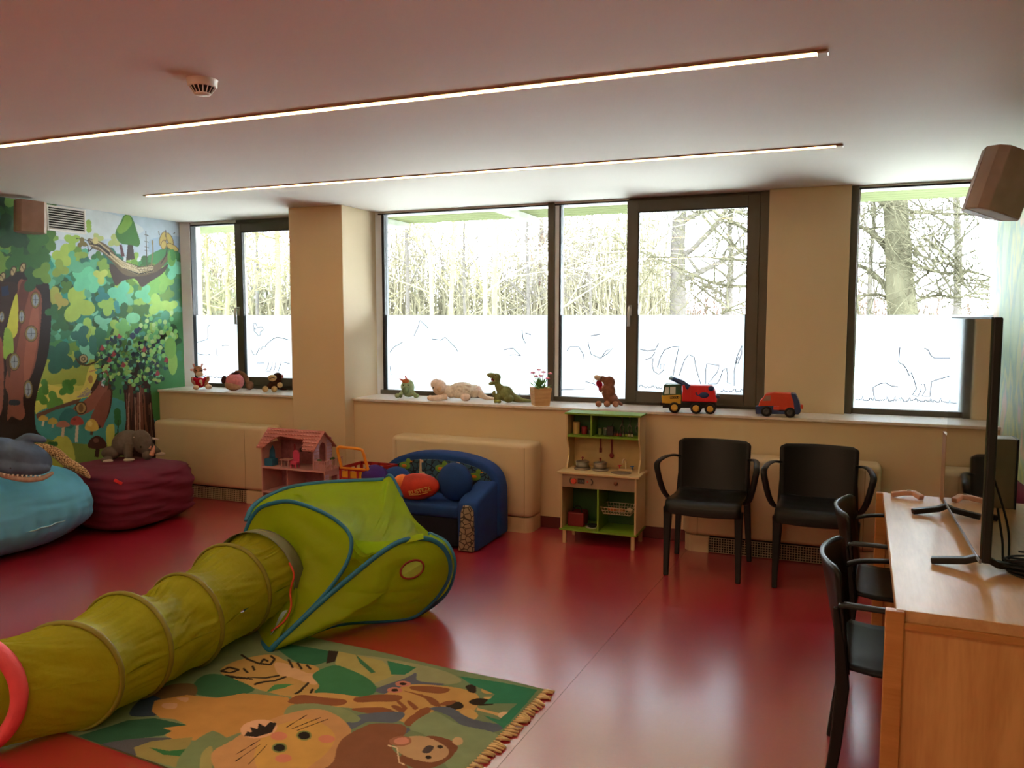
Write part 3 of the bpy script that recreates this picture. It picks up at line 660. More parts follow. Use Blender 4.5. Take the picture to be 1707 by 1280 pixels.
mu.Ln('2f241c', 1.6, [(148, 402), (138, 398), (127, 397)]).Ln('2f241c', 1.5, [(155, 412), (148, 420), (146, 408)]).C('7a6a2c', 137, 405, 8, 3, .4).E('d2c276', 159, 401, 5, 6)
mu.Ln('4a3a2a', 1.2, [(245, 445), (243, 385)]); [mu.Ln('4a3a2a', 1, [(241, y), (248, y + 2)]) for y in (391, 402, 411, 417, 427)]
mu.Ln('8a7648', 2, [(252, 443), (255, 420), (254, 400)]).Ln('3a2a1e', 2, [(268, 440), (277, 425), (280, 405)])
for x, y, rx, ry, a in [(272, 398, 5, 12, .3), (283, 399, 4, 11, -.4), (287, 412, 11, 4, .5), (273, 408, 4, 7, .1)]: mu.E('6e5426', x, y, rx + 1.2, ry + 1.2, a).E('cbb04a', x, y, rx, ry, a)
mu.Ln('5a4428', 1.3, [(266, 392), (264, 385)]).Ln('5a4428', 1.3, [(289, 390), (292, 387)]).Ln('3a2a1e', 1.4, [(276, 395), (276, 383)]).E('6ab040', 286, 430, 7, 14).C('3f9438', 288, 425, 8, 2, 1.4)
mu.E('2f7a3c', 157, 428, 6, 4, -.6).E('2a6a34', 168, 400, 0.1)
# big tree with doors
mu.S('2b1a14', [(-60, 470), (0, 468), (30, 452), (62, 455), (80, 468), (85, 520), (84, 560), (78, 600), (66, 640), (58, 680), (60, 715), (66, 735), (-60, 740)], 5)
mu.S('8e4c34', [(30, 472), (44, 468), (62, 482), (70, 500), (66, 560), (58, 610), (46, 640), (38, 665), (42, 690), (34, 700), (20, 694), (12, 700), (14, 660), (8, 640), (16, 600), (26, 540)], 4)
mu.S('a85c3c', [(52, 520), (64, 510), (62, 570), (52, 620), (42, 640), (40, 600)], 4).S('6b3626', [(34, 474), (50, 476), (40, 520), (32, 560), (24, 600), (20, 560)], 4)
mu.S('3c241a', [(-60, 490), (10, 470), (30, 478), (20, 510), (4, 560), (-4, 620), (-60, 640)], 5).S('96523a', [(-40, 600), (-2, 560), (6, 600), (4, 680), (-10, 700), (-40, 700)], 4)
mu.S('d0d60c', [(27, 489), (30, 505), (30, 545), (26, 560), (12, 570), (10, 556), (17, 520)], 4).S('8fc02e', [(8, 548), (20, 556), (22, 590), (6, 596)], 4).S('5a3c2a', [(10, 600), (20, 590), (16, 630)])
for x, y, rx, ry in [(59, 500, 7, 13), (36, 528, 5, 11), (52, 556, 10, 13), (24, 603, 8.5, 14), (47, 649, 7, 15), (3, 528, 4, 9)]:
    mu.E('3c2c18', x, y, rx + 1, ry + 1).E('8c7a40', x, y, rx, ry).E('96a2aa', x, y, rx * .72, ry * .76); mu.Ln('4a4e5a', 1, [(x, y - ry * .7), (x, y + ry * .7)]).Ln('4a4e5a', 1, [(x - rx * .7, y), (x + rx * .7, y)])
mu.P('1e2c50', [(2, 478), (14, 476), (15, 492), (3, 494)]).C('2a3440', 24, 671, 9, 2, 0)
for c, x, y, r, a in [('24582c', 55, 465, 19, 0), ('6c9a2c', 72, 455, 16, 1), ('2c6a2a', 30, 430, 22, .4), ('4a7f28', 80, 400, 17, 1), ('8aa834', 100, 448, 14, .3), ('357028', 60, 400, 20, 2), ('1f4f28', 20, 395, 22, .5), ('2b6a34', 100, 540, 14, .5), ('2f7038', 88, 520, 12, 1)]: mu.C(c, x, y, r, 3, a)
for x, y in ((4, 462), (22, 452), (38, 446)): mu.E('4a3a22', x, y, 5.5, 9, .3).E('b8a26a', x, y, 3.6, 7, .3).Ln('4a3a22', 1, [(x - 2, y - 4), (x + 2, y + 4)])
# hanging snail, little house tree and roots
mu.Ln('4a3c20', 3, [(126, 597), (134, 607), (145, 609), (158, 604), (164, 598)]).E('4a3c20', 139, 598, 8, 8).E('b8a468', 139, 598, 6.4, 6.4).E('4a3c20', 139, 598, 3.6, 3.6).E('b8a468', 139, 598, 2, 2)
mu.S('4b2c22', [(150, 655), (160, 632), (166, 610), (176, 600), (186, 612), (188, 650), (182, 690), (165, 715), (155, 700), (165, 665)], 4).S('9a5640', [(120, 682), (145, 664), (165, 640), (172, 612), (180, 612), (180, 645), (170, 670), (150, 686), (132, 692)], 4)
mu.S('8c4a3a', [(150, 700), (170, 660), (184, 650), (182, 680), (172, 712), (166, 708)], 4).P('6a4a3a', [(60, 690), (80, 682), (120, 668), (135, 664), (130, 672), (90, 684), (62, 698)]).P('cdd6dc', [(171, 620), (178, 622), (174, 645), (168, 642)]).Ln('46303a', 1.2, [(168, 642), (171, 620), (178, 622), (174, 646), (168, 643)]).Ln('46303a', .9, [(170, 632), (176, 634)])
for i in range(7): mu.Ln('9a948c', 1.6, [(129 + i * 2.5, 662 - i * 2.6), (146 + i * 1.2, 660 - i * 1.2)])
mu.E('4a3420', 135, 680, 10, 11).E('b08a42', 135, 680, 8, 9).E('7a5a2e', 135, 680, 4, 7)
mu.Ln('1a6a66', 3, [(112, 694), (104, 706)]).S('1f7f80', [(98, 700), (112, 680), (130, 690), (118, 715)], 4).Ln('c08a5a', 1.6, [(148, 620), (160, 616)]).E('b08a3a', 151, 632, 4, 7)
# berry tree
mu.S('3c1e1a', [(206, 640), (215, 620), (225, 632), (240, 625), (250, 645), (255, 690), (262, 725), (266, 760), (206, 760), (210, 700)], 4).S('6e3a2c', [(214, 650), (222, 640), (220, 690), (214, 740), (210, 745)], 4).S('7d4634', [(228, 640), (240, 650), (244, 700), (250, 740), (236, 735), (232, 690)], 4)
for i in range(16): x = rn.uniform(210, 252); mu.Ln(rn.choice(['b88a72', '241410', '8a5444', '2a1612']), rn.uniform(.8, 1.8), [(x, rn.uniform(640, 680)), (x + rn.uniform(-3, 5), rn.uniform(690, 750))])
mu.S('2e2420', [(214, 590), (225, 600), (240, 578), (262, 560), (276, 556), (258, 578), (244, 600), (236, 640), (218, 640)], 4)
for i in range(420):
    a = rn.uniform(0, 2 * PI); r = rn.random() ** .6; x, y = 220 + 62 * r * math.cos(a), 605 + 52 * r * math.sin(a)
    if y > 640 and rn.random() < .5: continue
    mu.E(rn.choice(['2c5e44', '1e4a44', '3a8a4a', '5cb45a', '8ad05a', '2a3a50', '46a886', '7adc9a', '35663a', 'b0dc6a', '24585a']), x, y, rn.uniform(2, 4.6), rn.uniform(2, 4.8))
for x, y in ((199, 560), (170, 580), (189, 590), (205, 608), (240, 582), (277, 600), (262, 622), (182, 600)): mu.P('b03c46', [(x - 4, y + 3), (x, y - 6), (x + 5, y + 1), (x + 1, y + 5)])
for x, y, r in ((228, 552, 4.5), (221, 560, 5), (233, 548, 3.5)): mu.E('28405c', x, y, r, r * 1.1)
for i in range(60): mu.E(rn.choice(['8fe06a', 'a4e47a', '6cd07a', 'c2ee8c']), rn.gauss(262, 16), rn.gauss(560, 14), 3.4, 4)
mu.E('9ad24e', 288, 605, 8, 20).E('86c848', 284, 580, 10, 18).C('74c860', 205, 545, 12, 4, .2).E('7fe0a0', 222, 530, 12, 9)
# mushrooms
for c, x, y, rx, ry, h, st in [('c9a21e', 72, 698, 8, 6, 12, 'cfc6a2'), ('b8a42c', 88, 703, 8, 7, 10, 'b8b08a'), ('b06a52', 105, 708, 11, 7, 20, 'c8b898'), ('b03a32', 128, 703, 11, 10, 34, 'd2c4a8'), ('d0a61c', 153, 711, 11, 13, 14, '5a4430'), ('4a2622', 162, 740, 15, 14, 22, '3a2420')]:
    mu.Ln(st, rx * .45, [(x + 1, y + ry * .4), (x - 1, y + h)]); mu.S(c, [(x - rx, y + ry * .35), (x - rx * .8, y - ry * .5), (x, y - ry), (x + rx * .8, y - ry * .5), (x + rx, y + ry * .35), (x, y + ry * .6)], 4)
mu.E('8a2a2a', 124, 699, 3, 2).E('e0c04a', 150, 706, 4, 5).E('7a4a42', 160, 734, 5, 4).Ln('2a4a2a', 2, [(196, 740), (197, 700)])
# part of the wall beyond the picture
for i in range(150):
    p = (rn.uniform(-900, -20), rn.uniform(300, 760)); 
    mu.C(rn.choice(pal), p[0], p[1] + (rn.uniform(-60, 60)), rn.uniform(20, 55), rn.choice((3, 4)), rn.uniform(0, 6))

M_mural = paint_mat('mural_paint', .6)
def faded(c): return (c * .84 + c.mean(1, keepdims=True) * .16) * .95
wl = setting('wall_left')
nu, nv = 520, 540; ya_, yb_ = 3.80, 6.14
yy, zz = np.meshgrid(np.linspace(ya_, yb_, nu + 1), np.linspace(0, CEIL, nv + 1), indexing='ij')
painted_grid('painted_mural', np.stack([np.full(yy.size, ROOM_X0), yy.ravel(), zz.ravel()], 1), nu, nv, faded(mu.colour(yy.ravel(), zz.ravel(), 'd4dce0')), M_mural, wl)
nu, nv = 200, 80
yy, zz = np.meshgrid(np.linspace(Y0, ya_, nu + 1), np.linspace(0, CEIL, nv + 1), indexing='ij')
painted_grid('painted_mural', np.stack([np.full(yy.size, ROOM_X0), yy.ravel(), zz.ravel()], 1), nu, nv, faded(mu.colour(yy.ravel(), zz.ravel(), '3f8a4a')), M_mural, wl)
MB().box((-6.2, Y0, 0), (ROOM_X0 - .004, 6.25, CEIL)).build('wall_core', M_wall, wl)

def wash_material():
    m = bpy.data.materials.new('watercolour_wall'); m.use_nodes = True; N = m.node_tree.nodes; K = m.node_tree.links; p = N['Principled BSDF']; p.inputs['Roughness'].default_value = .6
    tc = N.new('ShaderNodeTexCoord'); mp = N.new('ShaderNodeMapping'); mp.inputs['Scale'].default_value = (1, 1, .45); n = N.new('ShaderNodeTexNoise'); n.inputs['Scale'].default_value = 3.4; n.inputs['Detail'].default_value = 7; n.inputs['Distortion'].default_value = .1
    K.new(tc.outputs['Object'], mp.inputs[0]); K.new(mp.outputs[0], n.inputs['Vector']); r = N.new('ShaderNodeValToRGB'); r.color_ramp.interpolation = 'LINEAR'
    cs = [(.30, 'a9c4a0'), (.42, '9fb88a'), (.47, '86a890'), (.52, 'b4bf86'), (.57, '8fae9a'), (.62, 'c4ad9a'), (.70, 'a8b07a')]
    while len(r.color_ramp.elements) < len(cs): r.color_ramp.elements.new(.5)
    for e, (q, c) in zip(r.color_ramp.elements, cs): e.position = q; e.color = (*lin(c), 1)
    K.new(n.outputs[0], r.inputs[0]); K.new(r.outputs[0], p.inputs['Base Color']); return m
tag(MB().box((ROOM_X1, Y0, 0), (1.4, 6.25, CEIL)).build('wall_right', wash_material()), kind='structure')

# ---- the jungle rug
A_ = lambda x, y: (300 + x / 2.667, 1050 + y / 2.667)
B_ = lambda x, y: (100 + x / 4.064, 1050 + y / 4.064)
rg = Paint(lambda px, py: (lambda p: (p.x, p.y))(G(px, py, .006)))
def RA(k, c, pts, f=A_): getattr(rg, k)(c, [f(*p) for p in pts])
RA('S', '8f9a72', [(700, 110), (1100, 160), (1250, 230), (1000, 250), (860, 250), (760, 200)])
RA('S', '1d6e52', [(430, 60), (690, 100), (640, 145), (560, 155), (480, 120)])
RA('P', '2b2420', [(660, 90), (705, 95), (690, 140), (650, 150)])
RA('P', 'a3a05a', [(705, 95), (900, 140), (960, 200), (860, 240), (760, 210), (690, 150)]); RA('P', '2a7350', [(780, 110), (870, 190), (850, 195), (800, 150)]); RA('P', '1e7d5a', [(920, 140), (1050, 165), (1000, 200), (940, 200)])
RA('S', 'b4944c', [(180, 190), (240, 140), (400, 110), (480, 140), (600, 160), (620, 200), (600, 290), (480, 300), (300, 250)])
RA('S', 'caa67c', [(420, 150), (470, 150), (560, 190), (620, 200), (600, 245), (500, 215), (440, 200)])
for ln in ([(180, 185), (215, 165), (260, 175), (220, 192), (180, 185)], [(270, 110), (300, 130), (350, 150), (400, 155), (420, 130), (400, 115)], [(355, 150), (370, 130), (390, 140)], [(300, 215), (380, 215), (440, 205)], [(330, 245), (420, 230), (470, 210)],
           [(200, 205), (250, 215), (320, 225)], [(480, 130), (500, 170)], [(520, 145), (540, 175)], [(560, 155), (580, 175)], [(570, 235), (540, 270), (510, 290)], [(590, 265), (570, 300)], [(280, 170), (300, 190)], [(320, 160), (330, 180)]):
    for dx in (0, 4): rg.Ln('241e1a', 2.6, [A_(x + dx, y) for x, y in ln])
RA('S', '276a4a', [(60, 240), (110, 200), (200, 205), (330, 262), (260, 292), (160, 298), (60, 280)])
RA('P', '3b8a50', [(380, 282), (420, 250), (510, 245), (470, 262)])
RA('S', '2d7f56', [(590, 200), (680, 158), (760, 180), (840, 220), (875, 265), (830, 292), (700, 296), (600, 285), (620, 250)])
RA('S', '55617c', [(870, 265), (1000, 215), (1050, 190), (1060, 225), (1180, 240), (1000, 260), (930, 285)])
RA('S', '6b5634', [(-180, 320), (-60, 250), (60, 240), (70, 290), (0, 330), (-100, 350)]); RA('S', '24405a', [(-200, 330), (-130, 290), (-60, 330), (-100, 380), (-220, 380)])
RA('P', '1d5a44', [(110, 720), (460, 610), (640, 600), (860, 650), (720, 680), (760, 690), (700, 720), (500, 745), (300, 770), (120, 790)], B_)
RA('S', '4b5260', [(260, 780), (500, 740), (760, 740), (560, 790), (500, 860), (300, 830)], B_)
RA('P', 'b88a3c', [(620, 550), (640, 480), (860, 440), (1060, 460), (1240, 430), (1540, 460), (1640, 560), (1500, 620), (1200, 700), (1050, 760), (760, 742), (705, 720), (760, 690), (700, 670), (860, 650), (780, 610), (680, 600)], B_)
RA('S', 'c49a74', [(700, 500), (790, 500), (780, 535), (700, 530)], B_); RA('S', 'c49a74', [(790, 462), (870, 460), (850, 490)], B_)
RA('P', '8f8a4c', [(500, 800), (620, 760), (900, 730), (860, 830), (780, 935), (520, 860)], B_); RA('P', '1f7040', [(600, 800), (740, 825), (850, 810), (820, 860), (700, 850)], B_)
RA('S', '6f8a62', [(800, 935), (860, 800), (1000, 700), (1060, 690), (1150, 760), (1040, 840), (1100, 870), (1060, 960)], B_); RA('S', '9a9a5a', [(960, 840), (1030, 790), (1020, 960), (950, 960)], B_)
# giraffe
RA('S', 'be984e', [(480, 322), (540, 288), (700, 285), (860, 300), (960, 262), (1060, 240), (1240, 258), (1330, 300), (1290, 370), (1170, 345), (1110, 380), (1030, 425), (900, 370), (760, 345), (520, 330)])
for pts in ([(480, 320), (540, 292), (640, 300), (740, 312), (700, 335), (520, 332)], [(775, 305), (860, 288), (980, 292), (960, 318), (800, 322)], [(1030, 250), (1130, 250), (1200, 262), (1160, 282), (1040, 268)], [(990, 270), (1120, 300), (1160, 340), (1120, 335), (1080, 300)], [(760, 348), (900, 345), (960, 372), (840, 370)], [(1000, 410), (1050, 370), (1100, 345), (1115, 365), (1060, 420), (1010, 430)], [(940, 345), (960, 340), (1000, 360), (985, 370)], [(1010, 320), (1025, 318), (1060, 350), (1040, 360)], [(960, 315), (975, 315), (1010, 352), (995, 358)]): RA('S', '87512f', pts)
for x, y in ((992, 240), (955, 268)): rg.E('c07a6e', *A_(x, y), 13, 5); rg.E('2a1a1a', *A_(x, y), 6, 2.4)
RA('S', 'c6a256', [(1340, 260), (1370, 235), (1415, 250), (1400, 285), (1350, 282)]); RA('S', 'c6a256', [(1225, 380), (1280, 350), (1325, 380), (1290, 412), (1235, 410)])
for p, q in (((1350, 305), (1480, 305)), ((1320, 352), (1430, 380))): rg.Ln('cba868', 4.5, [A_(*p), A_(*q)]); rg.E('d6bc92', *A_(q[0] + 15, q[1]), 12, 5.5)
RA('S', '2a211e', [(1270, 250), (1310, 245), (1315, 280), (1285, 275)]); RA('S', '2a211e', [(1185, 335), (1240, 320), (1260, 345), (1200, 358)]); RA('S', '2a211e', [(1285, 318), (1330, 305), (1395, 318), (1385, 335), (1310, 335)])
RA('S', '8a5430', [(1150, 335), (1180, 318), (1230, 315), (1200, 335)])
RA('S', '51627c', [(1110, 352), (1200, 345), (1300, 400), (1440, 430), (1380, 455), (1280, 440), (1200, 390)]); RA('S', '51627c', [(800, 375), (990, 368), (960, 412), (840, 410), (760, 440), (730, 425)]); RA('S', '51627c', [(860, 490), (930, 450), (1020, 440), (1000, 470), (900, 512)])
RA('P', '1c8464', [(1240, 205), (1420, 235), (1590, 268), (1540, 330), (1440, 440), (1350, 380), (1420, 400), (1500, 330), (1350, 330), (1400, 290), (1290, 240)])
RA('S', '7f9a74', [(1020, 440), (1120, 372), (1240, 420), (1420, 470), (1330, 570), (1220, 640), (1100, 480)]); RA('S', '7d9468', [(500, 335), (700, 340), (800, 390), (760, 410), (600, 370), (470, 400)])
# lion
RA('S', 'c0925c', [(140, 550), (230, 490), (330, 430), (460, 380), (600, 352), (700, 380), (760, 440), (740, 480), (700, 540), (700, 600), (620, 680), (350, 720), (180, 640)])
RA('S', 'c89f46', [(330, 560), (380, 460), (480, 410), (600, 400), (690, 470), (640, 560), (520, 640), (380, 650)])
rg.E('d6a986', *A_(350, 440), 31, 15, -.1)
RA('P', '231c1c', [(285, 470), (300, 450), (320, 455), (312, 430), (345, 440), (350, 415), (380, 430), (400, 410), (430, 415), (410, 455), (340, 475)])
for x, y in ((440, 472), (460, 572), (652, 485)): rg.E('cf7f66', *A_(x, y), 14, 7)
for x, y in ((442, 524), (552, 470)): rg.E('7a8a4a', *A_(x, y), 13, 8.5); rg.E('1e1a1c', *A_(x, y), 10, 6.2)
for a, b in (((250, 550), (355, 488)), ((245, 582), (360, 505)), ((305, 595), (388, 508)), ((472, 435), (565, 378)), ((495, 442), (625, 388)), ((520, 448), (658, 395))): rg.Ln('33241c', 1.2, [A_(*a), A_(*b)])
# bear cub
RA('S', '85553a', [(740, 470), (850, 420), (990, 425), (1000, 470), (940, 520), (1000, 590), (1000, 680), (600, 680), (680, 590), (700, 520)])
RA('S', '7c4c34', [(1060, 490), (1130, 475), (1220, 500), (1230, 540), (1160, 600), (1060, 620), (980, 570)]); RA('S', 'bb9d74', [(960, 530), (1010, 485), (1090, 478), (1180, 520), (1190, 560), (1120, 590), (1020, 570)])
rg.E('c4a87e', *A_(1235, 495), 9, 7); rg.E('a06a50', *A_(980, 498), 19, 8); rg.E('cf8a78', *A_(985, 497), 13, 5.5)
RA('S', '4a4246', [(1078, 540), (1100, 520), (1128, 525), (1112, 548), (1085, 550)]); [rg.E('2a2022', *A_(x, y), 5, 3) for x, y in ((1157, 525), (1105, 568))]
rg.Ln('e0cfae', 2, [A_(925, 515), A_(965, 525), A_(975, 590), A_(1000, 600)])

c0 = Vector((-1.105, 3.13, 0)); ux = Vector((-.9968, .080, 0)); uy = Vector((-.080, -.9968, 0)); RL, RW = 1.72, 1.14
nu, nv = 560, 380
U, V_ = np.meshgrid(np.linspace(0, RL, nu + 1), np.linspace(0, RW, nv + 1), indexing='ij')
XX = c0.x + ux.x * U + uy.x * V_; YY = c0.y + ux.y * U + uy.y * V_
ZZ = .007 + .003 * np.sin(U * 9 + V_ * 4) * np.sin(V_ * 7 + 1) + .004 * np.exp(-((V_ - .35 - .12 * U) / .02) ** 2) + .003 * np.exp(-((V_ - .62 + .1 * U) / .02) ** 2)
cols = rg.colour(XX.ravel(), YY.ravel(), '6f8a66'); cols = (cols * .86 + cols.mean(1, keepdims=True) * .14) * np.array([1.02, .95, .92])                      # faded cotton
rug = thing('rug', 'woven jungle rug with lion, giraffe, tiger and bear cub, fringed end', 'rug', tuple(c0))
co = np.stack([XX.ravel() - c0.x, YY.ravel() - c0.y, ZZ.ravel()], 1)
painted_grid('rug_weave', co, nu, nv, cols, paint_mat('rug_wool', .95, .35, 420), rug)
MB().prism([(0, 0), ((ux * RL).x, (ux * RL).y), ((ux * RL + uy * RW).x, (ux * RL + uy * RW).y), ((uy * RW).x, (uy * RW).y)], .0005, .0035, 'z').build('rug_backing', mat('rug_backing', (120, 100, 70), .95), rug)
M_fr = mat('cream_cotton_fringe', (206, 180, 134), .9, var=.1, scale=40)
rn = random.Random(4)
for i in range(62):
    v = RW * (i + .5) / 62; s0 = uy * v + Vector((0, 0, .007)); bend = rn.uniform(-.35, .35); ln = rn.uniform(.045, .062)
    d = (-ux + uy * bend).normalized(); e1 = s0 + d * ln * .35; e2 = s0 + d * ln + uy * rn.uniform(-.01, .01)
    f = MB().tube([s0, e1 + Vector((0, 0, .002)), e2 - Vector((0, 0, .002))], [.0042, .0062, .0045], 5); f.ell(e1, (.0075, .0075, .006), 6, 5)
    f.build('fringe_tassel', M_fr, rug, smooth=True)

# ================================================================== BLACK ARMCHAIRS
M_blk = mat('matte_black_plastic', (17, 16, 17), 0.4, var=0.05, bump=.05, bscale=300, spec=.3)
def make_chair():
    """Origin on the floor under the seat, front towards -y."""
    t = thing('armchair', 'x', 'chair')
    # seat: thin shell with a waterfall front edge
    prof = [(-.235, .385), (-.24, .41), (-.236, .437), (-.222, .452), (-.19, .459), (-.10, .452), (0, .443), (.12, .443), (.19, .452), (.21, .462)]
    def sf(u, v):
        i = v * (len(prof) - 1); k = min(int(i), len(prof) - 2); f = i - k
        y = prof[k][0] * (1 - f) + prof[k + 1][0] * f; z = prof[k][1] * (1 - f) + prof[k + 1][1] * f
        x = (u - .5) * (.46 - .03 * v); return (x, y, z + .012 * (2 * u - 1) ** 2)
    MB().grid(sf, 12, 27).build('seat', M_blk, t, smooth=True, solid=.014, bevel=0)
    # backrest: curved panel with rounded top corners
    def bf(u, v):
        a = 2 * u - 1; hw = .225 + .006 * v; x = a * hw
        z = .445 + .345 * v
        if v > .92: x *= 1 - .03 * ((v - .92) / .08) ** 3
        y = .225 + .07 * v - (.03 + .035 * v) * a * a
        if abs(a) > .86: z -= .014 * ((abs(a) - .86) / .14) ** 3 * (v ** 12)
        return (x, y, z)
    MB().grid(bf, 16, 16).build('backrest', M_blk, t, smooth=True, solid=.012)
    for s in (-1, 1):
        MB().tube([(s * .212, -.212, .43), (s * .212, -.216, .36), (s * .214, -.222, .2), (s * .216, -.228, 0)], [.026, .023, .019, .015], 4, sq=1, ref=(0, 1, 0)).build('leg', M_blk, t, bevel=.005)
        MB().tube([(s * .214, .238, .66), (s * .214, .222, .54), (s * .217, .210, .40), (s * .226, .225, .2), (s * .236, .25, 0)], [.008, .017, .021, .018, .015], 4, sq=1, ref=(0, 1, 0)).build('leg', M_blk, t, bevel=.005)
        arm = smooth_loop([(s * .222, .222, .672), (s * .258, .17, .684), (s * .284, .05, .69), (s * .296, -.09, .688), (s * .300, -.138, .672), (s * .293, -.146, .63), (s * .272, -.118, .53), (s * .248, -.075, .465), (s * .222, -.05, .444)], 5, False)
        MB().tube(arm, .0085, 8, w=2.2, fix=(1, 0, 0)).build('armrest', M_blk, t, smooth=True)
    return t
ch = make_chair(); ch.location = (-.71, 5.095, 0); ch['label'] = 'black plastic armchair against the wall, next to the toy kitchen'; ch['group'] = 'black plastic armchairs'
for loc, rz, lb in (((-.07, 5.10, 0), .0, 'black plastic armchair against the wall, nearer the desk, partly hidden by a desk chair'),
                    ((.275, 2.95, 0), PI / 2 - .03, 'near black armchair pushed under the desk, its long rear leg fully in view'),
                    ((.32, 3.71, 0), PI / 2 - .06, 'far black armchair pushed under the desk, beside the window-side end')):
    c = copy_tree(ch); c.location = loc; c.rotation_euler = (0, 0, rz); c['label'] = lb

# ================================================================== DESK WITH TELEVISION
M_oak = wood('oak_veneer_panel', (186, 132, 78), (220, 172, 112), .42, (3, 1, .35), 3.5)
M_oakt = wood('oak_desk_top', (186, 140, 94), (214, 172, 124), .36, (3, .35, 3), 3.5)
M_oake = wood('oak_edge_band', (176, 118, 62), (200, 142, 82), .45, (.4, .4, 4), 4)
dk = thing('desk', 'long oak desk against the mural wall carrying the television', 'desk', (.19, 2.52, 0), -.028)
DX, DL, DT = .745, 1.69, .75
MB().box((.0, .004, DT - .034), (DX, DL, DT)).build('desktop', M_oakt, dk, bevel=.002)
for y in (0, DL): 
    MB().box((-.028, y - .012, 0), (.022, y + .022, DT - .002)).build('corner_post', M_oake, dk, bevel=.003)
    MB().box((.022, y - .008 if y == 0 else y - .012, DT - .052), (DX, y + .02, DT - .034)).build('end_rail', M_oake, dk)
    MB().box((.022, y, 0), (DX, y + .018, DT - .052)).build('side_panel', M_oak, dk)
MB().box((DX - .12, .02, .25), (DX - .1, DL - .02, DT - .034)).build('back_panel', M_oak, dk)

M_scr = mat('glossy_black_screen', (8, 9, 11), .04, spec=.9, coat=1.0, var=0)
M_tvb = mat('black_tv_shell', (14, 14, 15), .5, var=0)
tv = thing('television', 'large flat television standing on the desk, seen nearly edge-on', 'television', (.462, 3.42, DT), 0)
hw, zb, zt = .475, .045, .845
MB().box((.004, -hw, zb), (.032, hw, zt)).build('back_shell', M_tvb, tv, bevel=.006)
MB().box((-.001, -hw + .006, zb + .012), (.004, hw - .006, zt - .006)).build('screen', M_scr, tv)
MB().box((-.003, -hw, zb), (.004, hw, zb + .012)).build('bottom_bezel', mat('silver_bezel', (130, 130, 134), .5, metal=.5), tv)
MB().box((-.002, -hw, zt - .006), (.004, hw, zt)).build('top_bezel', M_tvb, tv)
for s in (-1, 1):
    y = s * .40
    MB().tube([(-.13, y - .03 * s, .012), (-.03, y - .01 * s, .028), (.02, y, .05), (.06, y + .0, .028), (.19, y - .03 * s, .012)], .011, 4, w=1.5, sq=1, ref=(0, 0, 1)).build('foot', M_tvb, tv, bevel=.004)
M_cord = mat('black_cable', (12, 12, 13), .5)
def cable(label, pts, r=.004):
    tag(MB().tube(smooth_loop(pts, 6, False), r, 6).build('power_cable', M_cord, smooth=True), label, 'cable', 'cables behind the television')
DZ = DT + .006
cable('black cable hanging from the television back in a wide loop', [(.53, 3.35, 1.08), (.56, 3.3, .98), (.585, 3.22, .86), (.58, 3.15, DZ + .01), (.56, 3.05, DZ), (.64, 2.98, DZ), (.8, 3.05, DZ)])
cable('thinner black cable hanging straight behind the television edge', [(.53, 3.1, .95), (.545, 3.08, .85), (.55, 3.02, DZ + .01), (.62, 2.96, DZ), (.74, 3.02, DZ), (.82, 3.12, DZ)])
rn = random.Random(8)
for k, lb in enumerate(('coiled black cable lying on the desk behind the television', 'upper loop of the cable coil behind the television')):
    cable(lb, [(.66 + .11 * math.cos(a * 1.0) + rn.uniform(-.02, .02), 3.02 + k * .02 + .055 * math.sin(a) + rn.uniform(-.02, .02), DZ + .004 + .008 * k + .002 * a) for a in [i * .8 + k for i in range(26)]], .0035)
cable('round loop of black cable standing up at the wall end of the desk', [(.76 + .05 * math.cos(a), 3.3, .845 + .075 * math.sin(a) + .0) for a in [i * .5 - 1.6 for i in range(14)]])

bx = thing('storage_box', 'tall grey box with pale wooden side standing at the far end of the desk', 'box', (.49, 4.05, DT), 0)
M_gbx = mat('grey_green_board', (128, 122, 104), .6); M_pale = mat('pale_wood_edge', (150, 112, 76), .55)
MB().box((0, 0, 0), (.265, .12, .31)).build('box_body', M_gbx, bx, bevel=.003)
MB().box((-.012, -.004, 0), (0, .12, .315)).build('side_board', M_pale, bx)
MB().box((.265, -.004, 0), (.272, .12, .31)).build('hinge_edge', M_blk, bx)
hk = thing('remote_holder', 'bent strip of pale wood lying at the far edge of the desk', 'wooden strip', (.345, 4.12, DT), 0)  # bent wooden piece meant as a holder for the remote
MB().tube([(-.075, 0, .012), (-.02, .01, .022), (.02, .01, .024), (.05, -.03, .012)], .011, 4, w=1.3, sq=1, ref=(0, 0, 1)).build('bent_bar', wood('pink_beech', (190, 140, 122), (216, 174, 154)), hk, bevel=.004)
MB().ell((.0, .006, .036), (.012, .006, .004), 8, 6).build('metal_inlay', M_handle, hk, smooth=True)

# speakers
speaker('wall speaker hanging from the ceiling corner above the television', (.675, 4.30, 2.20), (.10, .26, .55), (.22, .2, .29), [(.82, 4.40, 2.27), (.9, 4.45, 2.29), (.955, 4.48, 2.30)])
speaker('wall speaker mounted beside the air vent on the mural', (-5.64, 4.33, 2.335), (0.0, 0.05, 1.15), (.2, .2, .235), [(-5.70, 4.36, 2.33), (-5.75, 4.38, 2.36), (-5.785, 4.38, 2.36)])

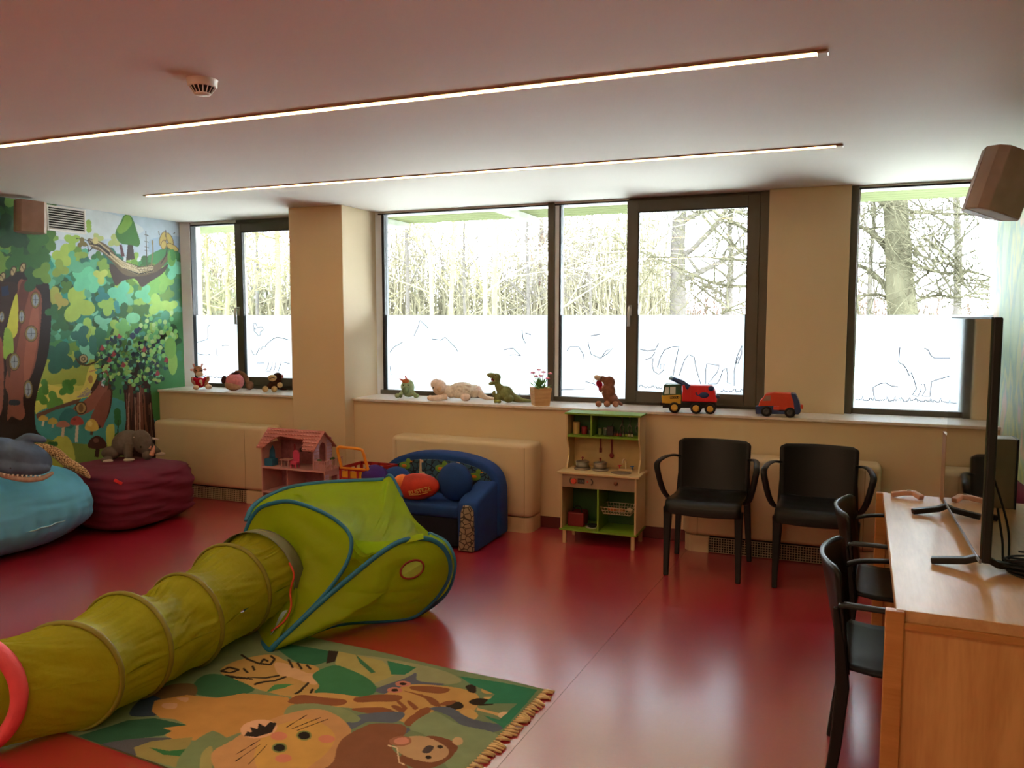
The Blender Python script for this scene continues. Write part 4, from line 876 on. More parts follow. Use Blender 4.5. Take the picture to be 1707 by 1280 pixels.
# ================================================================== CHILD SOFA
def fabric_cells(name, base, cell, scale, line=.06):
    """Printed pebble pattern on cloth."""
    m = mat(name, cell, .85, bump=.15, bscale=400); N = m.node_tree.nodes; K = m.node_tree.links; p = N['Principled BSDF']
    tc = N.new('ShaderNodeTexCoord'); v = N.new('ShaderNodeTexVoronoi'); v.feature = 'DISTANCE_TO_EDGE'; v.inputs['Scale'].default_value = scale
    r = N.new('ShaderNodeValToRGB'); r.color_ramp.elements[0].position = line; r.color_ramp.elements[1].position = line + .04
    r.color_ramp.elements[0].color = (*lin(base), 1); old = p.inputs['Base Color'].links[0].from_socket
    mx = N.new('ShaderNodeMixRGB'); mx.inputs[1].default_value = (*lin(base), 1)
    r.color_ramp.elements[0].color = (0, 0, 0, 1); r.color_ramp.elements[1].color = (1, 1, 1, 1)
    K.new(tc.outputs['Object'], v.inputs['Vector']); K.new(v.outputs['Distance'], r.inputs[0]); K.new(r.outputs[0], mx.inputs[0]); K.new(old, mx.inputs[2]); K.new(mx.outputs[0], p.inputs['Base Color'])
    return m
M_blue = mat('blue_sofa_cloth', (8, 56, 122), .85, bump=.2, bscale=300); M_navy = mat('dark_navy_cloth', (10, 14, 36), .9)
M_peb = fabric_cells('grey_pebble_print', (60, 56, 54), (150, 138, 116), 26, .05); M_pebn = fabric_cells('navy_pebble_print', (14, 22, 44), (50, 84, 104), 22, .045)
so = thing('child_sofa', 'small blue foam sofa with pebble printed back and arm fronts', 'sofa', (-2.665, 5.10, 0), .0)
def arch(hw, z0, z1, n=14, inset=0, pw=.5):
    return [(-hw + inset, z0)] + [((hw - inset) * -math.cos(PI * k / n) * (1), z0 + .12 + (z1 - z0 - .12 - inset) * (math.sin(PI * k / n) ** pw)) for k in range(n + 1)] + [(hw - inset, z0)]
MB().prism(arch(.49, .02, .60, 24, 0, .36), .10, .26, 'y').build('backrest', M_blue, so, bevel=.025, seg=3, smooth=True)
MB().prism(arch(.49, .10, .60, 24, .05, .36), .088, .11, 'y').build('printed_back_panel', M_pebn, so, bevel=.004)
sm = MB().box((-.32, -.24, .02), (.32, .12, .22)); sm.build('seat_base', M_navy, so, bevel=.02, seg=3)
MB().box((-.325, -.255, .215), (.325, .12, .305)).build('seat_cushion', M_blue, so, bevel=.03, seg=4, smooth=True)
for s in (-1, 1):
    ax0, ax1 = (.31, .465) if s > 0 else (-.465, -.31)
    MB().prism([(-.24, .0), (-.255, .27), (-.245, .335), (-.19, .36), (-.08, .385), (.05, .42), (.25, .44), (.25, 0)], ax0, ax1, 'x').build('arm', M_blue, so, bevel=.03, seg=4, smooth=True)
    fx = s * .385; MB().prism([(ax0 + .018, .005), (ax0 + .018 + .02, .27), (ax0 + .055, .32), (ax1 - .05, .32), (ax1 - .022, .29), (ax1 - .022, .005)], -.262, -.24, 'y').build('printed_arm_front', M_peb, so, bevel=.006)
M_duck, M_duck2, M_gir = mat('green_duck_print', (110, 150, 60), .9), mat('orange_print', (206, 120, 40), .9), mat('cream_print', (206, 180, 150), .9)
for cx in (-.27, .03, .30):
    cz = .50 if cx < .2 else .46
    MB().ell((cx - .005, .086, cz - .012), (.048, .003, .028), 14, 8).ell((cx + .026, .0855, cz + .026), (.021, .003, .02), 10, 6).box((cx + .004, .0845, cz - .01), (cx + .034, .0875, cz + .02)).build('printed_duck', M_duck, so)
    MB().ell((cx - .008, .083, cz - .012), (.022, .003, .012), 10, 6).prism([(cx + .044, cz + .03), (cx + .066, cz + .022), (cx + .044, cz + .018)], .0815, .084, 'y').build('printed_duck_wing', M_duck2, so)
for cx in (-.13, .17):
    MB().prism([(cx - .035, .40), (cx + .03, .40), (cx + .02, .45), (cx - .004, .455), (cx - .006, .52), (cx + .012, .525), (cx + .008, .54), (cx - .018, .545), (cx - .022, .46)], .084, .088, 'y').build('printed_giraffe', M_gir, so)

def cushion(label, c, r, m, rot=None, cat='cushion', group=None, seam=None):
    o = tag(MB().ell((0, 0, 0), r, 28, 18, rot).build('cushion', m, smooth=True), label, cat, group); o.location = c; return o
cushion('round blue cushion at the window-wall arm end of the sofa, nearest the toy kitchen', (-2.44, 5.01, .44), (.13, .09, .135), M_blue)
cushion('round blue cushion half hidden behind the red one on the sofa', (-2.93, 5.05, .40), (.12, .09, .105), M_blue)
M_purp = mat('purple_plush', (62, 34, 120), .95, bump=.4, bscale=200)
cushion('purple plush ball on the sofa arm behind the tent peak', (-3.06, 4.96, .44), (.10, .09, .085), M_purp)
rc = thing('cushion', 'red and orange oval cushion with lettering lying on the blue sofa', 'cushion', (-2.70, 4.93, .40), 0)
M_red = mat('red_orange_cushion_cloth', (176, 44, 24), .7, var=.3, scale=9, bump=.2, bscale=100)
Rc = Matrix.Rotation(-.12, 3, 'Y')
MB().ell((0, 0, 0), (.175, .075, .095), 28, 18, Rc).build('cover', M_red, rc, smooth=True)
MB().ell((-.115, -.004, .018), (.065, .062, .062), 20, 12, Rc).build('orange_flame_end', mat('orange_cloth', (226, 120, 44), .7, var=.3, scale=12), rc, smooth=True)
tx = text('RUSTEZE', .042, mat('gold_lettering', (214, 170, 90), .6), 'lettering', rc, (.062, -.0735, -.012), (PI / 2 + .12, -.26, .12), .003)
MB().tube([(-.02, -.072, -.048), (.05, -.074, -.04), (.12, -.064, -.02)], .0022, 4).build('printed_line', _M['gold_lettering'], rc)

# ================================================================== BEANBAGS
def bag(name, label, c, r, m, seed, top=1.0, flat=.0, pw=2.6, folds=.02, fn=None, group=None, n=72):
    """A slumped bag: a squashed super-ellipsoid with soft folds, flat on the floor."""
    t = thing(name, label, 'beanbag', (c[0], c[1], 0), 0, group); H = c[2]; sd = Vector((seed * 3.1, seed * 1.7, 0))
    def f(u, v):
        a = 2 * PI * u; b = PI * v; ca, sa, cb, sb = math.cos(a), math.sin(a), math.cos(b), math.sin(b)
        d = (abs(ca * sb) ** pw + abs(sa * sb) ** pw + abs(cb) ** pw) ** (-1 / pw)
        p = Vector((ca * sb * d, sa * sb * d, cb * d))
        q = Vector((p.x * 2.2, p.y * 2.2, p.z * 9)) + sd
        k = 1 + folds * noise.noise(q) * 2 + folds * 1.3 * noise.noise(p * 1.6 + sd)
        z = (p.z * .5 + .5) * H; x, y = p.x * r[0] * k, p.y * r[1] * k
        if fn: x, y, z = fn(x, y, z, a)
        return (x, y, max(.0, z + (folds * .25 * noise.noise(p * 4 + sd) if z > .05 else 0)))
    MB().grid(f, n, n // 2).build('bag', m, t, smooth=True); return t
M_teal = mat('turquoise_canvas', (98, 190, 236), .8, bump=.25, bscale=350, var=.08)
def teal_shape(x, y, z, a):
    pull = max(0, math.cos(a - .35)) ** 3
    fold = .022 * math.sin(a * 34 + z * 6) * math.exp(-((z - .21) / .09) ** 2) + .022 * math.sin(a * 19) * max(0, 1 - abs(z - .08) / .1)
    s = 1 + (.10 * math.exp(-((z - .27) / .14) ** 2)) * pull + fold - .10 * max(0, .16 - z) / .16
    return x * s, y * s, z * (1 - .25 * max(0, math.cos(a - .5)) * (z > .3) * (z - .3))
tb = bag('beanbag', 'big turquoise beanbag with a gathered seam, under the shark plush', (-5.29, 3.71, .60), (.46, .50), M_teal, 1, fn=teal_shape, folds=.010, pw=3.0, n=140)
sm = []
for i in range(60):
    a = -1.9 + 2.9 * i / 59; p = teal_shape(math.cos(a) * .46, math.sin(a) * .50, .20 + .03 * math.sin(a * 1.5 + .4), a); sm.append((p[0] * 1.005, p[1] * 1.005, p[2]))
MB().tube(sm, .0045, 5).build('seam_piping', mat('pale_turquoise_piping', (150, 210, 225), .8), tb, smooth=True)
M_mar = mat('maroon_canvas', (104, 20, 52), .85, bump=.3, bscale=300, var=.12)
def mar_shape(x, y, z, a):
    zz = z + .015 * math.sin(a * 2); f = .010 * math.sin(zz * 60 + 2 * math.sin(a * 3)) + .007 * math.sin(zz * 110 + 3 * math.cos(a * 2 + 1))
    return x * (1 + f * 1.6), y * (1 + f * 1.6), z
mb_ = bag('beanbag', 'maroon beanbag with horizontal creases and a red tag, under the rhino plush', (-5.16, 4.62, .455), (.46, .41), M_mar, 2, fn=mar_shape, folds=.02, pw=4.6, n=120)
pt = L(197, 803, -4.80); 
tg = MB().box((-.001, -.03, -.011), (.004, .03, .011)).build('brand_tag', mat('bright_red_tag', (214, 38, 40), .6), mb_); 
_o = Vector((-5.16, 4.62, .2275)); _d = _ray(197, 803).normalized(); _t = 6.0
while (lambda q: abs(q.x / .465) ** 4.6 + abs(q.y / .415) ** 4.6 + abs(q.z / .2275) ** 4.6)(EYE + _d * _t - _o) > 1 and _t < 8: _t += .005
tg.location = EYE + _d * (_t - .012) - Vector((-5.16, 4.62, 0)); tg.rotation_euler = (-.6, .1, -.75)
tg['label'] = 'bright red cloth tag'
bag('beanbag', 'maroon beanbag behind the desk, half hidden by the television', (.84, 4.62, .78), (.105, .34), M_mar, 3, fn=mar_shape, folds=.03, pw=3, n=60)

# ================================================================== PLAY TUNNEL
M_tun = mat('olive_green_nylon', (176, 178, 34), .5, trans=.5, var=.10, scale=5, bump=.35, bscale=22, dist=.02, spec=.35)
M_tunr = mat('olive_ring_piping', (120, 114, 22), .6, var=.06)
M_tung = mat('grey_green_collar', (104, 108, 84), .7)
M_pink = mat('coral_pink_ring_cover', (226, 84, 92), .6, bump=.2, bscale=80)
tn = thing('play_tunnel', 'olive green fabric play tunnel with a coral pink end ring', 'play tunnel', (-2.7, 2.5, 0), 0)
O = tn.location
rings = [((-2.90, 1.82, .235), .228, 34), ((-2.70, 2.13, .215), .215, 22), ((-2.71, 2.42, .225), .225, 6), ((-2.71, 2.75, .215), .215, 0), ((-2.76, 3.10, .235), .232, 4), ((-2.735, 3.30, .25), .245, 2)]
def ring_pt(i, a, k=1.0):
    c, r, yaw = rings[i]; yaw = math.radians(yaw); t = Vector((math.sin(yaw) * 0 + math.cos(yaw), math.sin(yaw), 0))
    return Vector(c) + (t * math.cos(a) + Vector((0, 0, 1)) * math.sin(a)) * r * k - O
def tunnel(u, v):
    # u along, v around
    s = u * (len(rings) - 1); i = min(int(s), len(rings) - 2); f = s - i; a = 2 * PI * v
    p = ring_pt(i, a).lerp(ring_pt(i + 1, a), f); c = (Vector(rings[i][0]).lerp(Vector(rings[i + 1][0]), f)) - O
    h = math.sin(PI * f)
    w = noise.noise(Vector((a * 1.6 + i * 7.3, f * 1.6, i * 3.3)))
    st = noise.noise(Vector((a * 7 + f * 2.0 * math.sin(i * 2.1 + 1) * 3, f * .8, i * 5.0)))
    sag = .10 * h * (.5 + max(0, math.sin(a))) + .075 * h * w + .06 * (h ** .4) * (abs(st) * 1.6 - .25) + .03 * (h ** .3) * abs(noise.noise(Vector((a * 15, f * 1.2, i * 2.0))))
    if i == 2 and math.sin(a) > .2: sag += .16 * h * (.5 + noise.noise(Vector((a * 2.6, f * 3.2, 9.0))))
    q = c + (p - c) * (1 - sag); q.z = max(.004, q.z); return q
MB().grid(tunnel, 100, 150).build('tunnel_fabric', M_tun, tn, smooth=True)
for i in range(1, 5):
    MB().tube([ring_pt(i, 2 * PI * k / 60, 1.005) for k in range(60)], .0085, 8, closed=True, w=1.5).build('wire_ring', M_tunr, tn, smooth=True)
MB().tube([ring_pt(0, 2 * PI * k / 60) for k in range(60)], .027, 12, closed=True, w=1.2).build('end_ring', M_pink, tn, smooth=True)
MB().box((-.03, -.025, -.004), (.03, .025, .004)).build('tie_tab', M_pink, tn, bevel=.002).location = ring_pt(0, 1.25, 1.06) + Vector((.02, .03, -.005))
def collar(u, v):
    a = -.1 + 3.3 * v; p = ring_pt(5, a, 1.015 + .01 * math.sin(a * 3)); return p + Vector((0, -.055 + .085 * u, -.006 * u))
MB().grid(collar, 4, 40).build('end_collar', M_tung, tn, smooth=True, solid=.003)

# ================================================================== POP-UP TENT
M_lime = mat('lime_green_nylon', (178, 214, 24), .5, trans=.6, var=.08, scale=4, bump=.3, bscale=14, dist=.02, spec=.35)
M_olv = mat('shaded_green_nylon', (164, 184, 24), .5, trans=.5, var=.08, scale=4, bump=.3, bscale=14, dist=.02, spec=.35)  # same nylon as the lime, its unlit side painted darker
M_rim = mat('blue_tent_rim', (22, 104, 140), .6, var=.06)
M_rimd = mat('grey_tent_rim', (60, 78, 62), .7)
te = thing('popup_tent', 'lime green pop-up play tent with blue rims, collapsed on its side', 'play tent', (-2.5, 3.5, 0), 0)
O2 = te.location
def leaf(name, rim, centre, bulge, m, sd, rimmat=M_rim, rim_r=.010, wr=.02, rings_n=22, skip=None):
    R = smooth_loop([Vector(p) for p in rim], 8); c = Vector(centre); n = len(R)
    nrm = Vector((0, 0, 0))
    for i in range(n): nrm += (R[i] - c).cross(R[(i + 1) % n] - c)
    nrm.normalize()
    def f(u, v):
        b = R[int(round(v * n)) % n]; p = c + (b - c) * u; h = 1 - u * u; a = v * 2 * PI
        k = bulge * h + wr * math.sin(PI * min(1, u * 1.0)) * (noise.noise(p * 4 + Vector((sd, 0, 0))) * 1.5 - abs(noise.noise(Vector((p.x * 3 + p.z * 9, p.y * 3 - p.z * 2, sd)))) * 1.8)
        q = p + nrm * k; q.z = max(.003, q.z); return q - O2
    leafo = MB().grid(f, rings_n, n).build(name, m, te, smooth=True)
    if rimmat: MB().tube([p - O2 for p in R], rim_r, 8, closed=True, w=1.3).build('wire_rim', rimmat, te, smooth=True)
    return R
def Vz(px, py, y):
    p = V(px, py, y); p.z = max(.006, p.z); return p
tip = G(447, 1083, .008)
A = [tip, Vz(470, 1062, 3.11), Vz(508, 1026, 3.18), Vz(550, 980, 3.24), Vz(577, 940, 3.30), Vz(586, 905, 3.34), Vz(575, 880, 3.38), Vz(540, 855, 3.42), Vz(490, 837, 3.46), Vz(458, 838, 3.48), Vz(430, 850, 3.50), Vz(412, 880, 3.5), Vz(403, 920, 3.48), Vz(405, 975, 3.42), Vz(415, 1040, 3.3)]
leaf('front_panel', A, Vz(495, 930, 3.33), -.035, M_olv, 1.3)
B = [tip + Vector((.02, -.01, 0)), Vz(500, 1036, 3.12), Vz(545, 995, 3.22), Vz(590, 957, 3.3), Vz(640, 918, 3.42), Vz(675, 900, 3.52), Vz(712, 898, 3.6), Vz(738, 912, 3.66), Vz(750, 938, 3.70), Vz(746, 968, 3.72), Vz(722, 1003, 3.71), Vz(690, 1028, 3.64), Vz(650, 1038, 3.56), Vz(600, 1037, 3.46), Vz(555, 1043, 3.34), Vz(505, 1062, 3.2)]
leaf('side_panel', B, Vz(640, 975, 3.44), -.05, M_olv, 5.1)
# dark piping along the seam between both front leaves
# back sheet hanging from the tall rim and the peak
T_ = [Vz(410, 868, 3.55), Vz(420, 846, 3.62), Vz(440, 830, 3.72), Vz(480, 813, 3.86), Vz(530, 805, 3.98), Vz(590, 801, 4.08), Vz(636, 799, 4.12), Vz(650, 792, 4.12), Vz(662, 810, 4.12), Vz(676, 840, 4.08), Vz(692, 866, 4.02), Vz(716, 888, 3.94), Vz(740, 902, 3.88), Vz(755, 925, 3.85)]
Bt = [Vz(412, 872, 3.52), Vz(425, 858, 3.51), Vz(450, 842, 3.50), Vz(490, 840, 3.48), Vz(540, 858, 3.46), Vz(575, 885, 3.42), Vz(590, 915, 3.40), Vz(605, 928, 3.42), Vz(625, 922, 3.46), Vz(650, 912, 3.50), Vz(680, 904, 3.56), Vz(712, 902, 3.62), Vz(738, 915, 3.70), Vz(751, 935, 3.78)]
TT, BB = smooth_loop(T_, 8, False), smooth_loop(Bt, 8, False); nn = len(TT) - 1
def back(u, v):
    i = int(round(v * nn)); a, b = TT[i], BB[i]; p = a.lerp(b, u); h = math.sin(PI * u)
    p = p + Vector((0, .05, -.05)) * h * (1 + .4 * noise.noise(Vector((v * 9, u * 2, 0))))
    p += Vector((0, 1, .25)) * h * (.05 * noise.noise(Vector((v * 14, u * 1.0, 4.4))) + .05 * abs(noise.noise(Vector((v * 30, u * 1.2, 9.4)))) + .02 * noise.noise(Vector((v * 60, u * 4, 2.2))))
    return p - O2
MB().grid(back, 24, nn).build('back_sheet', M_lime, te, smooth=True)
MB().tube([p - O2 for p in TT[:50]], .011, 8, w=1.3).build('wire_rim', M_rim, te, smooth=True)
MB().tube([p - O2 for p in TT[52:70]], .009, 8, w=1.3).build('wire_rim', M_rim, te, smooth=True)
rb = smooth_loop([Vz(716, 889, 3.94), Vz(742, 903, 3.88), Vz(756, 930, 3.84), Vz(756, 955, 3.82), Vz(745, 985, 3.78), Vz(722, 1008, 3.74), Vz(690, 1030, 3.66)], 8, False)
MB().tube([p - O2 for p in rb], .011, 8, w=1.3).build('wire_rim', M_rim, te, smooth=True)
def band(u, v):
    i = int(round(v * (len(rb) - 1))); fr = smooth_loop([Vz(716, 897, 3.6), Vz(738, 912, 3.66), Vz(750, 938, 3.70), Vz(750, 950, 3.71), Vz(742, 980, 3.72), Vz(720, 1004, 3.71), Vz(690, 1028, 3.64)], 8, False)
    return rb[i].lerp(fr[i], u) - O2
MB().grid(band, 3, len(rb) - 1).build('edge_gusset', M_lime, te, smooth=True)
# opposite wall of the tent closing the volume behind
C = [Vz(412, 872, 3.56), Vz(440, 834, 3.74), Vz(530, 808, 4.0), Vz(636, 802, 4.14), Vz(692, 868, 4.06), Vz(755, 928, 3.88), Vz(745, 985, 3.82), G(690, 1000, .01), G(600, 985, .01), G(500, 985, .01), G(430, 1000, .01)]
leaf('floor_side_panel', C, Vz(590, 930, 4.0), .02, M_lime, 8.8, None)
# fold lines of loose cloth across the valley
fl_ = MB().grid(lambda u, v: (V(588 + 118 * v, 899 + 6 * math.sin(v * 4) - 6 * v + (10 + 16 * math.sin(PI * min(1, v * 1.3))) * u, 3.46 + .10 * v - .02 * u) - O2), 6, 24)
fl_.build('loose_fold', M_lime, te, smooth=True)
# round window with brown rim
from mathutils.bvhtree import BVHTree
_sp = [o for o in te.children if o.name.startswith('side_panel')][0].data
_bv = BVHTree.FromPolygons([v.co + O2 for v in _sp.vertices], [tuple(p.vertices) for p in _sp.polygons])
def on_panel(px, py):
    d = _ray(px, py).normalized(); h = _bv.ray_cast(EYE, d)
    return (h[0] if h[0] else V(px, py, 3.5)) - d * .004 - O2
wpts = [on_panel(687 + 20 * math.cos(a) * .94 + 13 * math.sin(a) * .35, 949 - 20 * math.cos(a) * .42 + 13 * math.sin(a)) for a in [2 * PI * k / 32 for k in range(32)]]
MB().tube(wpts, .0055, 8, closed=True).build('window_rim', mat('brown_piping', (124, 40, 20), .7), te, smooth=True)
mm = MB(); mm.add(wpts, [tuple(range(32))]); mm.build('lit_window_disc', mat('lit_lime_disc', (220, 245, 130), .6, trans=.6), te)  # solid disc; its pale lime paints the lit back sheet beyond
# entrance trim, torn flap
MB().tube(smooth_loop([V(482, 938, 3.24) - O2, V(490, 958, 3.23) - O2, V(484, 985, 3.22) - O2, V(485, 1012, 3.19) - O2, V(474, 1035, 3.14) - O2, V(452, 1052, 3.1) - O2], 5, False), .005, 6).build('entrance_trim', mat('orange_red_trim', (196, 62, 34), .6), te, smooth=True)
MB().grid(lambda u, v: V(450 + 30 * v + 6 * u * (1 - v), 1053 - 36 * v + (16 - 16 * v) * (u - 1) * -0.4 - 12 * u * math.sin(PI * v), 3.10 + .06 * v) - O2, 4, 10).build('pale_blue_patch', mat('pale_blue_cloth', (170, 200, 220), .6), te, smooth=True)  # small pale blue patch set inside the entrance trim
MB().grid(lambda u, v: V(475 + 108 * v, 1078 - 44 * v ** .8 + (3 + 13 * math.sin(PI * v)) * (-u), 3.08 + .32 * v - .03 * math.sin(PI * v)) - O2, 5, 20).build('torn_flap', mat('pale_sage_cloth', (158, 168, 104), .8), te, smooth=True, solid=.003)

# ================================================================== TOY KITCHEN AND ITS THINGS
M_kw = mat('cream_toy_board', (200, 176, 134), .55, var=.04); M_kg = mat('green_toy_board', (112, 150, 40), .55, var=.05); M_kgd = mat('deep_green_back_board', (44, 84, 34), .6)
M_kgr = mat('grey_toy_front', (150, 128, 104), .55)
KX, KF, KH = -1.485, 5.29, .27
kt = thing('toy_kitchen', 'cream and green wooden toy kitchen with two hobs and a sink', 'toy kitchen', (KX, KF, 0))
for x in (-KH + .012, KH - .037):
    for y in (.012, .235): MB().box((x, y, 0), (x + .025, y + .025, .105)).build('leg', M_kw, kt, bevel=.002)
MB().box((-KH, .0, .105), (-KH + .012, .28, .50)).build('side_board', M_kw, kt)
MB().box((KH - .012, .0, .105), (KH, .28, .50)).build('side_board', M_kw, kt)
MB().box((-KH - .006, -.006, .098), (KH + .006, .28, .11)).build('bottom_board', M_kg, kt)
MB().box((-.006, .004, .11), (.006, .27, .405)).build('divider', M_kg, kt)
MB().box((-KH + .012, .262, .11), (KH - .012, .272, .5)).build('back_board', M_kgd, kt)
MB().box((-KH + .012, .002, .405), (KH - .012, .014, .498)).build('control_panel', M_kgr, kt)
MB().box((-KH - .022, -.02, .50), (KH + .022, .285, .515)).build('worktop', M_kw, kt, bevel=.003)
MB().box((-KH + .01, .268, .515), (KH - .01, .278, .90)).build('splash_board', mat('cream_splash', (196, 168, 116), .6), kt)
for s in (-1, 1):
    pr = [(.10, .915), (.10, .745), (.125, .70), (.15, .66), (.15, .60), (.12, .55), (.105, .515), (.28, .515), (.28, .915)]
    a = s * (KH - .004); MB().prism(pr, min(a, a - s * .012), max(a, a - s * .012), 'x').build('hutch_side', M_kw, kt, bevel=.002)
MB().box((-KH + .012, .104, .745), (KH - .012, .27, .757)).build('shelf', M_kg, kt)
MB().box((-KH - .004, .096, .905), (KH + .004, .285, .917)).build('hutch_top', M_kg, kt)
MB().box((-.088, .108, .757), (-.076, .268, .905)).build('hutch_divider', M_kg, kt)
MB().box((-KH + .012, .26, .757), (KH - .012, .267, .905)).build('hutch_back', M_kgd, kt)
M_kred = mat('coral_red_plastic', (206, 74, 56), .45); M_kdk = mat('dark_print', (48, 44, 46), .6); M_st = mat('brushed_toy_steel', (140, 128, 116), .35, metal=.6)
kn = MB().lathe([(.001, .018), (.018, .018), (.02, 0), (.001, 0)], 20).build('oven_knob', M_kred, kt, smooth=True, bevel=.001); kn.location = (-.172, .001, .452); kn.rotation_euler = (PI / 2, 0, 0)
MB().box((-.145, -.001, .436), (-.095, .003, .472)).build('oven_display', M_kdk, kt)
text('12:30', .02, mat('lcd_digits', (120, 124, 116), .5), 'display_digits', kt, (-.12, -.0016, .453), (PI / 2, 0, 0), .0003)
for k in range(7):
    a = PI * .75 + k * .26; MB().box((-.003, -.001, -.003), (.003, .001, .003)).build('dial_mark', M_kdk, kt).location = (-.172 + .03 * math.cos(a), .0015, .452 + .03 * math.sin(a))
MB().tube([(-.058 + .02 * math.cos(a), .001, .452 + .022 * math.sin(a)) for a in [-1.1 + i * .28 for i in range(9)]], .0035, 6).build('printed_arc', M_kdk, kt)
MB().ell((-.075, .001, .452), (.006, .002, .006), 10, 6).build('printed_dot', M_kred, kt)
kn2 = MB().lathe([(.001, .012), (.013, .012), (.014, 0), (.001, 0)], 18).build('tap_knob', mat('brown_knob', (120, 66, 40), .5), kt, smooth=True); kn2.location = (.128, .001, .456); kn2.rotation_euler = (PI / 2, 0, 0)
for x in (-.15, -.02):
    MB().lathe([(.001, 0), (.058, 0), (.06, .006), (.055, .014), (.045, .015), (.001, .012)], 32, (x, .13, .515)).build('hob_plate', M_st, kt, smooth=True)
    MB().lathe([(.001, .0), (.042, .0), (.042, .003), (.001, .003)], 28, (x, .13, .5285)).build('burner', M_kdk, kt)
MB().lathe([(.001, -.0), (.07, .0), (.074, .003), (.068, .004), (.062, .001), (.001, .0008)], 32, (.14, .085, .515), 1, .75).build('sink_bowl', M_st, kt, smooth=True)
MB().box((.10, .17, .515), (.20, .20, .527)).build('tap_base', M_kw, kt, bevel=.002)
MB().tube(smooth_loop([(.15, .185, .525), (.15, .185, .57), (.145, .17, .596), (.14, .145, .594), (.139, .135, .575)], 5, False), .006, 8).build('faucet', mat('ivory_plastic', (214, 200, 168), .5), kt, smooth=True)
for x, c, nm in ((.105, (190, 40, 60), 'hot_tap'), (.195, (40, 100, 170), 'cold_tap')):
    m = mat(nm + '_plastic', c, .5); t = MB().tube([(x, .185, .527), (x, .185, .545)], .004, 6)
    for k in range(4): a = k * PI / 2 + .4; t.ell((x + .009 * math.cos(a), .185 + .009 * math.sin(a), .547), (.006, .006, .004), 8, 6)
    t.build(nm, m, kt, smooth=True)
def kobj(name, label, cat, x, y, z, rz=0): return thing(name, label, cat, (KX + x, KF + y, z), rz)
M_dred = mat('dark_red_toy_plastic', (120, 20, 26), .5)
for x, lb in ((-.15, 'toy saucepan with red knob on the hob nearer the sofa'), (-.02, 'toy saucepan with red knob on the hob nearer the sink')):
    p = kobj('toy_saucepan', lb, 'toy pot', x, .13, .5317)
    MB().lathe([(.001, 0), (.042, 0), (.045, .004), (.045, .034), (.001, .034)], 32).build('pan', M_st, p, smooth=True)
    MB().lathe([(.047, .034), (.048, .038), (.04, .042), (.02, .046), (.001, .047)], 32).build('lid', M_st, p, smooth=True)
    k = MB().tube([(0, 0, .045), (0, 0, .058)], .004, 8); k.ell((0, 0, .064), .0085, 12, 8); k.build('lid_knob', M_dred, p, smooth=True)
for x, nm, lb in ((-.055, 'toy_fork', 'small dark red toy fork hanging on the splash board'), (.028, 'toy_ladle', 'dark red toy spoon hanging beside the toy fork')):
    u = kobj(nm, lb, 'toy utensil', x, .262, .62)
    if nm == 'toy_fork':
        MB().box((-.0045, -.003, .03), (.0045, .003, .10)).build('handle', M_dred, u, bevel=.001)
        f = MB().box((-.009, -.003, .018), (.009, .003, .032)); [f.box((q - .0022, -.003, -.002), (q + .0022, .003, .018)) for q in (-.0068, 0, .0068)]; f.build('tines', M_dred, u)
    else:
        MB().prism([(-.004, .0), (.004, .0), (.007, .06), (.008, .10), (-.008, .10), (-.007, .06)], -.003, .003, 'y').build('handle', M_dred, u, bevel=.001)
        MB().ell((0, -.004, -.018), (.017, .007, .019), 16, 10).build('bowl', M_dred, u, smooth=True)
def jar(name, label, cat, x, r, h, col, lid=None, lid_h=.008, z=.757, y=.19, sq=False):
    t = kobj(name, label, cat, x, y, z)
    m = mat(name + '_' + str(col), col, .5)
    if sq: MB().box((-r, -r * .6, 0), (r, r * .6, h)).build('body', m, t, bevel=.002)
    else: MB().lathe([(.001, 0), (r, 0), (r, h), (.001, h)], 20).build('body', m, t, smooth=True, bevel=.001)
    if lid: MB().lathe([(.001, h), (r * .9, h), (r * .9, h + lid_h), (.001, h + lid_h)], 20).build('lid', mat(name + '_lid_' + str(lid), lid, .5), t, smooth=True)
    return t
jar('toy_cup', 'tall cream toy beaker on the kitchen shelf', 'toy cup', -.215, .026, .083, (196, 170, 110))
jar('toy_cup', 'dark red toy mug on the kitchen shelf', 'toy cup', -.155, .021, .055, (130, 22, 34))
jar('toy_can', 'small grey toy tin beside the dark red mug', 'toy food', -.108, .014, .03, (110, 112, 96), (60, 66, 50))
jar('toy_can', 'toy tin with a pale green label just past the shelf divider', 'toy food', -.04, .0155, .045, (110, 128, 76), (70, 80, 60))
jar('toy_jar', 'grey green toy jar with a knobbed lid', 'toy food', -.003, .0155, .042, (84, 96, 80), (120, 120, 104), .012)
pb = jar('toy_carton', 'dark box with a stick in it on the toy kitchen shelf', 'toy food', .036, .023, .066, (44, 30, 34), None, sq=True)
MB().tube([(.006, 0, .06), (.02, 0, .096)], .002, 6).build('stick', M_dark, pb)
for i, (c, lb) in enumerate([((96, 50, 40), 'first small toy bottle after the dark box'), ((150, 60, 44), 'toy bottle with orange red label'), ((130, 44, 80), 'toy bottle with purple label'), ((120, 120, 80), 'toy bottle with olive label'), ((150, 160, 60), 'toy bottle with yellow green label'), ((190, 184, 150), 'toy bottle with white label'), ((200, 190, 160), 'last white labelled toy bottle in the row')]):
    b = kobj('toy_bottle', lb + ' on the kitchen shelf', 'toy food', .072 + .0205 * i, .17, .757); b['group'] = 'toy bottles on the kitchen shelf'
    MB().lathe([(.001, 0), (.0085, 0), (.0085, .026), (.003, .036), (.003, .042), (.001, .042)], 14).build('body', M_kdk, b, smooth=True)
    MB().lathe([(.0088, .004), (.0088, .021)], 14).build('paper_label', mat('bottle_label_%d' % i, c, .7), b)
